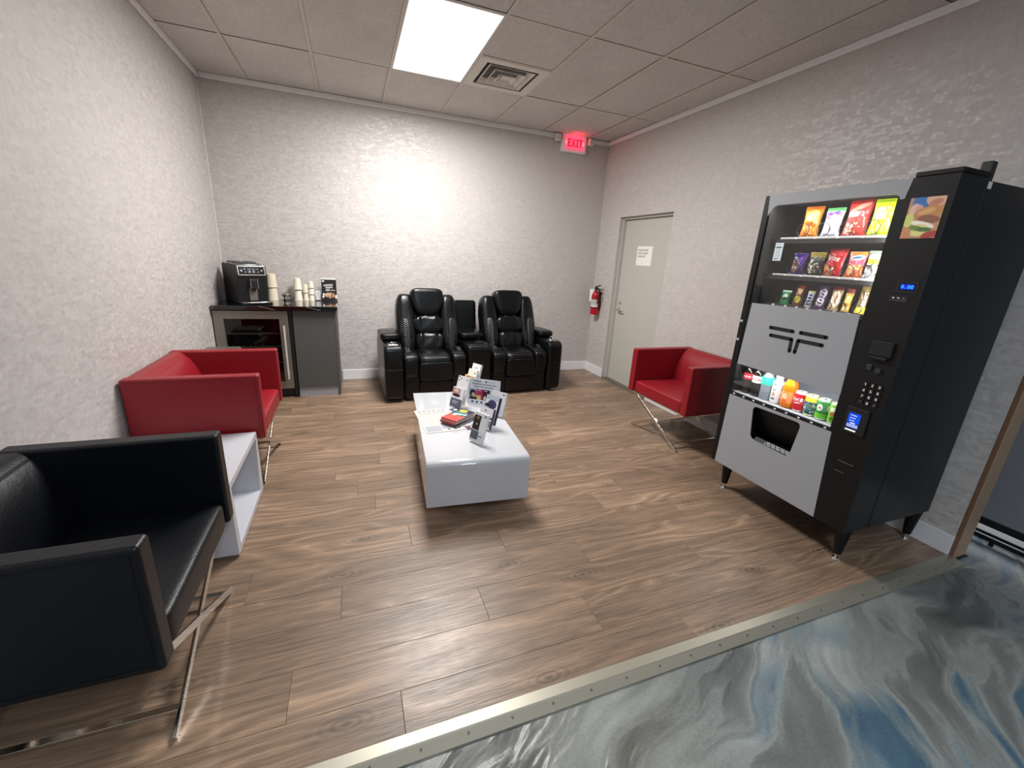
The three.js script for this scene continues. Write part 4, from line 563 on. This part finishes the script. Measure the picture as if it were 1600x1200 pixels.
snack('white, yellow and black snack bag, rightmost on the middle tray', 'snack bag', 'snack_bag', mg[4], print(220, 340, '#cfd3cc', (k) => { k.b('#9aa39a', 0, 0, 1, 0.16); k.e('#30332f', 0.74, 0.1, 0.1, 0.05); k.b('#dcd22c', 0, 0.3, 1, 0.18); k.b('#2b2e31', 0, 0.5, 1, 0.36); k.e('#e6d888', 0.55, 0.68, 0.26, 0.16, 0.3); k.bits(14, ['#f0f0ec', '#8c9094'], 0.35, 0.78, 0.34, 0.16, 0.12); }), 3.786, C1, -0.12, 0.15, 3.695, midG);
const bg = (w, h) => bagGeo(w, h, 0.022, Math.round(w * 1e4 + h * 1e3));
const bars = [[3.357, 0.05, 0.085, '#2fa05c', 'green mint candy pack, leftmost on the bottom tray', (k) => { k.b('#e9f2ea', 0, 0.0, 1, 0.12); k.e('#e4efe6', 0.5, 0.45, 0.3, 0.2); k.e('#17643a', 0.5, 0.6, 0.36, 0.1); }],
  [3.437, 0.046, 0.125, '#7a3c1a', 'brown and yellow candy bar second on the bottom tray', (k) => { k.e('#e8c890', 0.5, 0.3, 0.3, 0.16); k.e('#d8cc34', 0.45, 0.7, 0.4, 0.16); k.e('#c8552c', 0.6, 0.12, 0.3, 0.08); }],
  [3.506, 0.036, 0.095, '#dcdce8', 'thin white and navy gum pack third on the bottom tray', (k) => { k.b('#d8d08c', 0, 0, 1, 0.14); for (let i = 0; i < 4; i++) k.e('#30346a', 0.5, 0.28 + i * 0.18, 0.28, 0.06); }],
  [3.57, 0.05, 0.13, '#5a3a76', 'purple and silver candy bar fourth on the bottom tray', (k) => { k.e('#cfcad6', 0.55, 0.35, 0.38, 0.22); k.e('#efeef2', 0.45, 0.7, 0.4, 0.2); for (let i = 0; i < 5; i++) k.e('#4a3050', 0.5, 0.25 + i * 0.13, 0.22, 0.035, 0.4); }],
  [3.645, 0.05, 0.13, '#c9a877', 'gold candy bar with red lettering on the bottom tray', (k) => { k.b('#7d2020', 0, 0, 1, 0.14); k.e('#efe2c8', 0.5, 0.55, 0.44, 0.36); k.t('TWIX', 0.66, 0.56, 62, '#c01c24', -Math.PI / 2); }],
  [3.708, 0.036, 0.125, '#d8a43a', 'narrow yellow candy bar sixth on the bottom tray', (k) => { k.b('#8c3c40', 0, 0, 1, 0.2); k.e('#f0d878', 0.5, 0.5, 0.34, 0.2); k.e('#a86c20', 0.5, 0.7, 0.3, 0.07); k.e('#f2e6b0', 0.5, 0.88, 0.34, 0.08); }],
  [3.786, 0.056, 0.145, '#6b5632', 'brown and yellow candy bag, rightmost on the bottom tray', (k) => { k.e('#8d7a4e', 0.5, 0.12, 0.4, 0.1); k.t("M&M'S", 0.68, 0.5, 66, '#f4f0e6', -Math.PI / 2); k.b('#d8bc28', 0, 0.78, 1, 0.22); k.e('#e8d860', 0.4, 0.9, 0.3, 0.08); }]];
for (const [z, w, h, col, label, draw] of bars) snack(label, 'candy', 'candy_bar', bg(w, h), print(160, 400, col, draw), z, C2, -0.25, 0.3, 3.69, barG);
// ---------- drinks ----------
function wrapLabel(r, y0, y1, map, o, rx = 0) { const g = new THREE.CylinderGeometry(r, r, y1 - y0, 32, 1, true); g.rotateY(Math.PI); mesh('label', at(g, 0, (y0 + y1) / 2, 0), std(0xffffff, 0.35, { map, side: THREE.DoubleSide }), o); }
const DY = 0.7305, DX = 3.672, dG = 'bottles and cans in the drink row';
function bottle(label, z, h, r, liquid, capColor, map, l0, l1, wide) {
  const o = thing('drink_bottle', label, 'bottle', [DX, DY, z], -Math.PI / 2, dG), n = wide ? 0.62 : 0.36;
  mesh('bottle_body', lathe([[0, 0.003], [r * 0.7, 0], [r * 0.95, 0.006], [r, 0.02], [r * 0.95, h * 0.3], [r, h * 0.4], [r, h * 0.62], [r * 0.92, h * 0.72], [r * 0.65, h * 0.82], [r * n, h * 0.88], [r * n, h * 0.93], [0, h * 0.93]]), liquid, o);
  mesh('cap', cyl(r * n * 1.12, r * n * 1.12, h * 0.085, 0, h * 0.915, 0, 20), std(capColor, 0.4), o);
  wrapLabel(r * 1.015, h * l0, h * l1, map, o);
}
const cola = phys(0x140a08, 0.08), lab = (bgc, draw) => print(512, 160, bgc, draw);
bottle('dark cola bottle with red label, first in the drink row', 3.252, 0.2, 0.033, cola, 0xe8e8e8, lab('#d02434', (k) => { for (const x of [0.25, 0.5, 0.75]) k.t('Coke', x, 0.68, 66, '#f6e6e6', -0.08, 'serif'); }), 0.48, 0.68);
bottle('dark cola bottle with silver label, second in the drink row', 3.322, 0.2, 0.033, cola, 0xe8e8e8, lab('#e4dcdc', (k) => { for (const x of [0.25, 0.5, 0.75]) k.t('Diet', x, 0.68, 70, '#c83244', -0.05, 'serif'); }), 0.45, 0.68);
bottle('clear water bottle with turquoise label in the drink row', 3.395, 0.2, 0.037, phys(0xdfeaf2, 0.05, { transmission: 0.75, thickness: 0.02, ior: 1.33, attenuationColor: new THREE.Color(0.85, 0.93, 1), attenuationDistance: 0.3 }), 0xeaf4f4, lab('#2cc8a4', (k) => { for (const x of [0.2, 0.5, 0.8]) { k.e('#1c9c88', x - 0.03, 0.4, 0.035, 0.16); k.b('#c8efe6', x + 0.04, 0.3, 0.05, 0.1); } }), 0.5, 0.74);
bottle('white protein drink bottle behind the orange one', 3.467, 0.178, 0.032, std(0xe6e6e8, 0.3), 0xf0f0f0, lab('#e4e4e8', (k) => { for (const x of [0.25, 0.5, 0.75]) { k.c.strokeStyle = '#4a4c58'; k.c.lineWidth = 9; k.c.beginPath(); k.c.arc(x * 512, 48, 24, 0.6, 5.6); k.c.stroke(); k.e('#c49a6a', x, 0.66, 0.05, 0.1); k.b('#5c5f70', x - 0.06, 0.84, 0.12, 0.1); } }), 0.1, 0.78, true);
bottle('orange sports drink bottle with wide cap in the drink row', 3.545, 0.203, 0.039, phys(0xf08a10, 0.1, { transmission: 0.35, thickness: 0.03, ior: 1.33, attenuationColor: new THREE.Color(1, 0.55, 0.05), attenuationDistance: 0.05 }), 0xf4a21c, lab('#f0904c', (k) => { for (const x of [0.25, 0.5, 0.75]) { k.t('G', x, 0.6, 84, '#f8f0d8'); k.e('#e86030', x, 0.85, 0.08, 0.1); } }), 0.16, 0.5, true);
const canGeo = lathe([[0, 0.004], [0.022, 0], [0.026, 0.002], [0.033, 0.012], [0.033, 0.108], [0.0275, 0.119], [0.028, 0.122], [0.0265, 0.122], [0.025, 0.118], [0, 0.118]]);
function can(label, z, map, top) { const o = thing('drink_can', label, 'can', [DX, DY, z], -Math.PI / 2, dG); mesh('can_body', canGeo, std(top, 0.3, { metalness: 0.5 }), o); wrapLabel(0.0332, 0.012, 0.108, map, o); mesh('pull_tab', rbox(-0.006, 0.006, 0.1185, 0.1205, -0.002, 0.016, 0.001), M.brightSteel, o); }
can('red cola can with white script in the drink row', 3.617, print(512, 240, '#b81426', (k) => { for (const x of [0.25, 0.5, 0.75]) { k.t('Coca', x, 0.42, 70, '#f8eeee', -0.12, 'serif'); k.e('#f8eeee', x + 0.02, 0.55, 0.09, 0.03, -0.2); } }), 0xd8d8d8);
can('yellow topped blue lemon drink can in the drink row', 3.683, print(512, 240, '#2c4c58', (k) => { k.b('#d8d430', 0, 0, 1, 0.26); k.bits(120, ['#1e3848', '#5c8088', '#c8d8d4', '#16303c', '#86a03c'], 0.5, 0.64, 0.5, 0.34, 0.03); k.bits(60, ['#5c8088', '#c8d8d4'], 0.25, 0.64, 0.3, 0.3, 0.03); }), 0xe8e6b8);
can('green ginger ale can with white shield in the drink row', 3.752, print(512, 240, '#2c8c3c', (k) => { for (const x of [0.25, 0.5, 0.75]) { k.e('#e4e6dc', x, 0.36, 0.07, 0.2); k.e('#b0484a', x, 0.38, 0.04, 0.06); } k.b('#1c6c2c', 0, 0.62, 1, 0.06); k.b('#66b82c', 0, 0.7, 1, 0.3); }), 0xcfe0cf);
can('lime green soda can, rightmost in the drink row', 3.822, print(512, 240, '#6fae2c', (k) => { for (const x of [0.25, 0.5, 0.75]) { k.e('#d8ecc0', x, 0.24, 0.08, 0.12, -0.2); k.e('#b83a34', x + 0.01, 0.5, 0.08, 0.08, -0.3); k.e('#2c5c1c', x, 0.78, 0.03, 0.1, 0.6); } }), 0xcfe0b8);
// ---------- things on the coffee table ----------
const TT = TY + 0.0006;
const bars4 = (c, x, y, w, n, step, th, col) => { c.fillStyle = col; for (let i = 0; i < n; i++) c.fillRect(x, y + i * step, w * (0.75 + 0.25 * ((i * 37) % 10) / 10), th); };
{ const t = canvasTex(620, 860, (c, w, h) => { c.fillStyle = '#eceae6'; c.fillRect(0, 0, w, h); c.fillStyle = '#b9b8b4'; for (let i = 0; i < 6; i++) c.fillRect(40 + i * 70, 40, 46, 60); bars4(c, 30, 140, 540, 2, 26, 10, '#9b9a96'); for (let k = 0; k < 6; k++) bars4(c, 30 + k * 98, 210, 80, 14, 24, 6, '#c6c5c1'); c.fillStyle = '#b5b19a'; c.fillRect(300, 470, 40, 110); c.fillStyle = '#c9ccd6'; c.fillRect(30, 640, 200, 180); c.fillStyle = '#b9bcc6'; c.fillRect(250, 640, 110, 120); c.fillStyle = '#8f93a0'; c.fillRect(390, 660, 90, 70); c.fillStyle = '#44464c'; c.fillRect(300, 770, 40, 34); c.fillRect(420, 740, 60, 40); c.fillStyle = '#d4a8a4'; c.fillRect(520, 740, 40, 40); bars4(c, 505, 640, 90, 6, 16, 6, '#a5a4a0'); });
  const g = printed(0.315, 0.435, 0.0016); at(g, 0, 0, 0, -Math.PI / 2); single('newspaper', 'white newspaper sheet lying flat on the coffee table', 'newspaper', g, std(0xd2d2d0, 0.7, { map: t }), [1.783, TT + 0.0009, 2.445], 0.05); }
function flatCard(name, label, cat, w, h, d, x, y, z, ry, tex, mat) { const g = printed(w, h, d); at(g, 0, d / 2, 0, -Math.PI / 2); return single(name, label, cat, g, mat || std(0xffffff, 0.45, { map: tex }), [x, y, z], ry); }
flatCard('flyer', 'small dark photo flyer lying at the corner of the newspaper', 'flyer', 0.075, 0.1, 0.0012, 1.925, TT + 0.0022, 2.29, 0.35, print(200, 260, '#3a3f4c', (k) => { k.e('#c6ccd8', 0.5, 0.35, 0.22, 0.16, 0.5); k.e('#7d8698', 0.4, 0.6, 0.3, 0.12); }));
flatCard('flyer', 'dark purple flyer half under the booklet stack', 'flyer', 0.09, 0.06, 0.0012, 1.955, TT + 0.0022, 2.63, 0.2, print(240, 160, '#5a4650', (k) => { k.e('#d8d0d4', 0.55, 0.4, 0.16, 0.2); k.e('#2c2630', 0.7, 0.7, 0.25, 0.14); }));
{ const tops = [['#34404a', 'lowest'], ['#7a8288', 'second lowest'], ['#8c949a', 'third lowest']], y0 = TT + 0.0022, th = 0.0115; const r = rng(31);
  const edge = std(0xc9c6c2, 0.6);
  for (let i = 0; i < 4; i++) { const label = i === 3 ? 'red, teal and yellow booklet on top of the small stack' : `${tops[i][1]} booklet of the small stack on the newspaper`;
    const o = thing('booklet', label, 'booklet', [1.89 + (r() - 0.5) * 0.01, y0 + i * (th + 0.0004), 2.5 + (r() - 0.5) * 0.01], 0.64 + (r() - 0.5) * 0.14, 'booklets on the coffee table');
    mesh('pages', rbox(-0.108, 0.108, 0.0012, th - 0.0012, -0.063, 0.063, 0.001, 1), edge, o);
    const tx = i === 3 ? print(420, 250, '#2b3a44', (k) => { k.b('#d84c40', 0, 0, 0.42, 1); k.e('#e8e2d6', 0.46, 0.3, 0.1, 0.14); k.e('#9fc4bc', 0.58, 0.55, 0.12, 0.2, 0.4); k.b('#3c7c78', 0.6, 0.1, 0.14, 0.7); k.e('#e4b43c', 0.84, 0.4, 0.11, 0.26); k.e('#22262c', 0.86, 0.75, 0.09, 0.12); k.b('#e6e2dc', 0.48, 0.8, 0.2, 0.08); }) : null;
    const cg = printed(0.22, 0.13, 0.0011); at(cg, 0, th - 0.0006, 0, -Math.PI / 2); mesh('cover', cg, tx ? std(0xffffff, 0.35, { map: tx }) : std(tops[i][0], 0.45), o);
    mesh('back_cover', box(-0.11, 0.11, 0, 0.0011, -0.065, 0.065), std(i === 3 ? 0xc23a34 : i === 2 ? 0xb8443c : 0x4a5058, 0.45), o); mesh('spine', box(-0.1115, -0.11, 0, th, -0.065, 0.065), std(i >= 2 ? 0xc8443c : 0x6c3a3c, 0.45), o); } }
// clear leaflet holders; the leaflets in them are things of their own
function holder(where, x, z, ry, w, h, pockets) {
  const d = 0.02 + pockets.length * 0.036, o = thing('leaflet_holder', `clear acrylic leaflet holder ${where}`, 'leaflet holder', [x, TT, z], ry, 'leaflet holders');
  mesh('base_plate', rbox(-w / 2 - 0.006, w / 2 + 0.006, 0, 0.003, -d / 2 - 0.02, d / 2, 0.001), M.acrylic, o);
  pockets.forEach(([ph, thick, tex, edge, words], k) => { const zf = d / 2 - 0.006 - k * 0.036, lean = -0.3, raise = 0.0075 + 0.3 * thick + k * 0.02, P = new THREE.Group(); P.name = 'pocket'; P.position.set(0, raise, zf); P.rotation.x = lean; o.add(P);
    mesh('pocket_front', box(-w / 2 - 0.004, w / 2 + 0.004, 0, 0.07, 0.0, 0.002), M.acrylic, P); mesh('pocket_back', box(-w / 2 - 0.004, w / 2 + 0.004, -0.002, Math.min(ph, 0.16), -thick - 0.006, -thick - 0.004), M.acrylic, P); mesh('pocket_floor', box(-w / 2 - 0.004, w / 2 + 0.004, -0.002, 0, -thick - 0.004, 0.0), M.acrylic, P);
    // leaflets
    const L = thing('leaflet_stack', words, 'leaflets', [0, 0, 0], 0, 'leaflets on the coffee table'); const mt = new THREE.Matrix4().makeRotationY(ry).setPosition(x, TT, z).multiply(new THREE.Matrix4().makeRotationX(lean).setPosition(0, raise, zf)); mt.decompose(L.position, L.quaternion, L.scale);
    mesh('pages', box(-w / 2, w / 2, 0.0008, ph, -thick, -0.0022), edge, L); mesh('front_leaflet', at(printed(w, ph, 0.001), 0, ph / 2 + 0.0004, -0.0016), std(0xffffff, 0.4, { map: tex }), L); });
}
const pe = M.paper, wp = (draw, bgc = '#e9eaec') => print(220, 480, bgc, draw);
holder('nearest the sofa with three stepped pockets', 2.115, 1.955, -1.1, 0.1, 0.3, [
  [0.17, 0.02, wp((k) => { k.b('#d8b070', 0, 0, 1, 0.3); k.e('#5a3c20', 0.5, 0.12, 0.24, 0.06); k.b('#b08a58', 0, 0.36, 1, 0.1); }, '#ead9b8'), pe, 'tan leaflets in the front pocket of the three step holder'],
  [0.195, 0.02, wp((k) => { k.e('#dfe2c8', 0.4, 0.2, 0.36, 0.12); k.e('#2c3c34', 0.8, 0.16, 0.08, 0.03); }, '#e8e8de'), pe, 'pale green white leaflets in the middle pocket of the three step holder'],
  [0.215, 0.022, wp((k) => { k.b('#9a9a96', 0.3, 0.14, 0.4, 0.04); k.b('#b9b9b5', 0.3, 0.2, 0.3, 0.02); }), pe, 'white leaflets in the tall back pocket of the three step holder']]);
holder('left of the tabletop sign', 1.955, 2.22, -1.05, 0.12, 0.25, [
  [0.15, 0.014, wp((k) => { k.b('#b88a84', 0, 0.04, 0.7, 0.3); k.e('#e0c8bc', 0.35, 0.16, 0.2, 0.1); k.e('#1c1c22', 0.4, 0.4, 0.36, 0.08); k.b('#5c7488', 0, 0.56, 1, 0.44); k.b('#dfe6ea', 0.2, 0.7, 0.5, 0.04); k.b('#dfe6ea', 0.2, 0.8, 0.4, 0.03); }), pe, 'leaflets with a portrait in the holder left of the sign'],
  [0.21, 0.02, wp((k) => { for (const [x, y] of [[0.1, 0.04], [0.3, 0.08], [0.12, 0.16], [0.85, 0.1]]) k.e('#2e3338', x, y, 0.06, 0.025); k.b('#b7bbbf', 0.3, 0.3, 0.3, 0.01); }), pe, 'white leaflets with small dark marks left of the sign']]);
holder('in the middle right of the coffee table', 2.05, 2.66, -1.1, 0.12, 0.22, [
  [0.14, 0.02, wp((k) => { k.e('#23262b', 0.4, 0.16, 0.07, 0.035); k.b('#1c1e22', 0.1, 0.42, 0.9, 0.08); k.b('#8d8aa6', 0.2, 0.6, 0.8, 0.3); }), std(0x2c2c4c, 0.5), 'white leaflets with a black band in the middle right holder'],
  [0.19, 0.028, wp((k) => { k.b('#b9c4cc', 0, 0.02, 1, 0.14); k.e('#3a3f68', 0.55, 0.3, 0.34, 0.16); k.e('#16171c', 0.2, 0.36, 0.2, 0.06); k.b('#dfe3e8', 0, 0.55, 1, 0.1); }), std(0x26264a, 0.45), 'navy edged leaflets in the middle right holder']]);
holder('at the right edge of the coffee table', 2.185, 2.47, -0.85, 0.12, 0.2, [
  [0.175, 0.024, wp((k) => { k.e('#26282c', 0.82, 0.1, 0.06, 0.03); k.b('#c6ccd6', 0.1, 0.3, 0.7, 0.02); k.b('#d3d8e0', 0.1, 0.4, 0.6, 0.02); }, '#dfe3ea'), pe, 'white leaflets in the holder at the right table edge']]);
holder('nearest the viewer on the coffee table', 1.92, 2.88, -1.1, 0.11, 0.2, [
  [0.185, 0.022, wp((k) => { k.b('#241f1e', 0, 0.1, 0.55, 0.5); k.e('#8a6a50', 0.3, 0.18, 0.12, 0.06); k.e('#cfc8c0', 0.3, 0.4, 0.06, 0.03); k.b('#63727e', 0, 0.62, 0.6, 0.3); k.b('#3c4854', 0.62, 0.76, 0.3, 0.03); k.e('#3a4048', 0.85, 0.08, 0.07, 0.03); }), pe, 'leaflets with a dark picture in the holder nearest the viewer']]);
{ const t = canvasTex(640, 520, (c, w, h) => { c.fillStyle = '#dfe5ee'; c.fillRect(0, 0, w, h); c.fillStyle = '#3a3e46'; c.fillRect(110, 44, 160, 16); c.beginPath(); c.arc(360, 52, 18, 0, 7); c.fill(); c.fillStyle = '#a9aeb8'; c.fillRect(390, 46, 130, 12); c.fillStyle = '#23262c'; c.font = 'bold 46px sans-serif'; c.textAlign = 'center'; c.fillText('Together we help you', w / 2, 120, 470); c.fillText('enjoy the journey.', w / 2, 172, 400);
    c.fillStyle = '#8ea2c8'; c.fillRect(40, 205, 140, 210); c.fillStyle = '#b81c5c'; c.fillRect(180, 205, 120, 210); c.fillStyle = '#3c1828'; c.fillRect(300, 205, 150, 210); c.fillStyle = '#14110f'; c.beginPath(); c.ellipse(110, 300, 62, 72, 0, 0, 7); c.fill(); c.fillStyle = '#d3a98c'; c.beginPath(); c.ellipse(125, 330, 36, 50, -0.4, 0, 7); c.fill(); c.fillStyle = '#1a1412'; c.fillRect(40, 370, 150, 46); c.fillStyle = '#d8c27c'; c.fillRect(190, 330, 80, 86); c.fillStyle = '#e8d8dc'; c.beginPath(); c.ellipse(350, 370, 22, 40, 0.3, 0, 7); c.fill(); c.fillStyle = '#e9e9ec'; c.font = 'bold 20px sans-serif'; c.fillRect(205, 222, 60, 12); c.fillRect(330, 226, 70, 10);
    c.fillStyle = '#dfe5ee'; c.fillRect(0, 416, w, 104); c.fillStyle = '#3a3e48'; for (const x of [110, 200, 290]) { c.beginPath(); c.arc(x, 464, 22, 0, 7); c.fill(); } });
  const o = thing('tabletop_sign', 'printed tabletop sign with headline among the leaflet holders', 'sign', [2.15, TT, 2.235], -0.62); mesh('sign_sheet', at(printed(0.265, 0.21, 0.002), 0, 0.112, 0, -0.08), std(0xffffff, 0.35, { map: t }), o); mesh('sign_stand', merge([rbox(-0.1325, 0.1325, 0, 0.004, -0.05, 0.02, 0.001), at(box(-0.1325, 0.1325, 0, 0.09, -0.0012, 0.0012), 0, 0.003, -0.012, -0.1)]), M.acrylic, o); }
scene.traverse((o) => { if (o.isMesh) { o.castShadow = true; o.receiveShadow = true; } });
renderer.render(scene, camera);
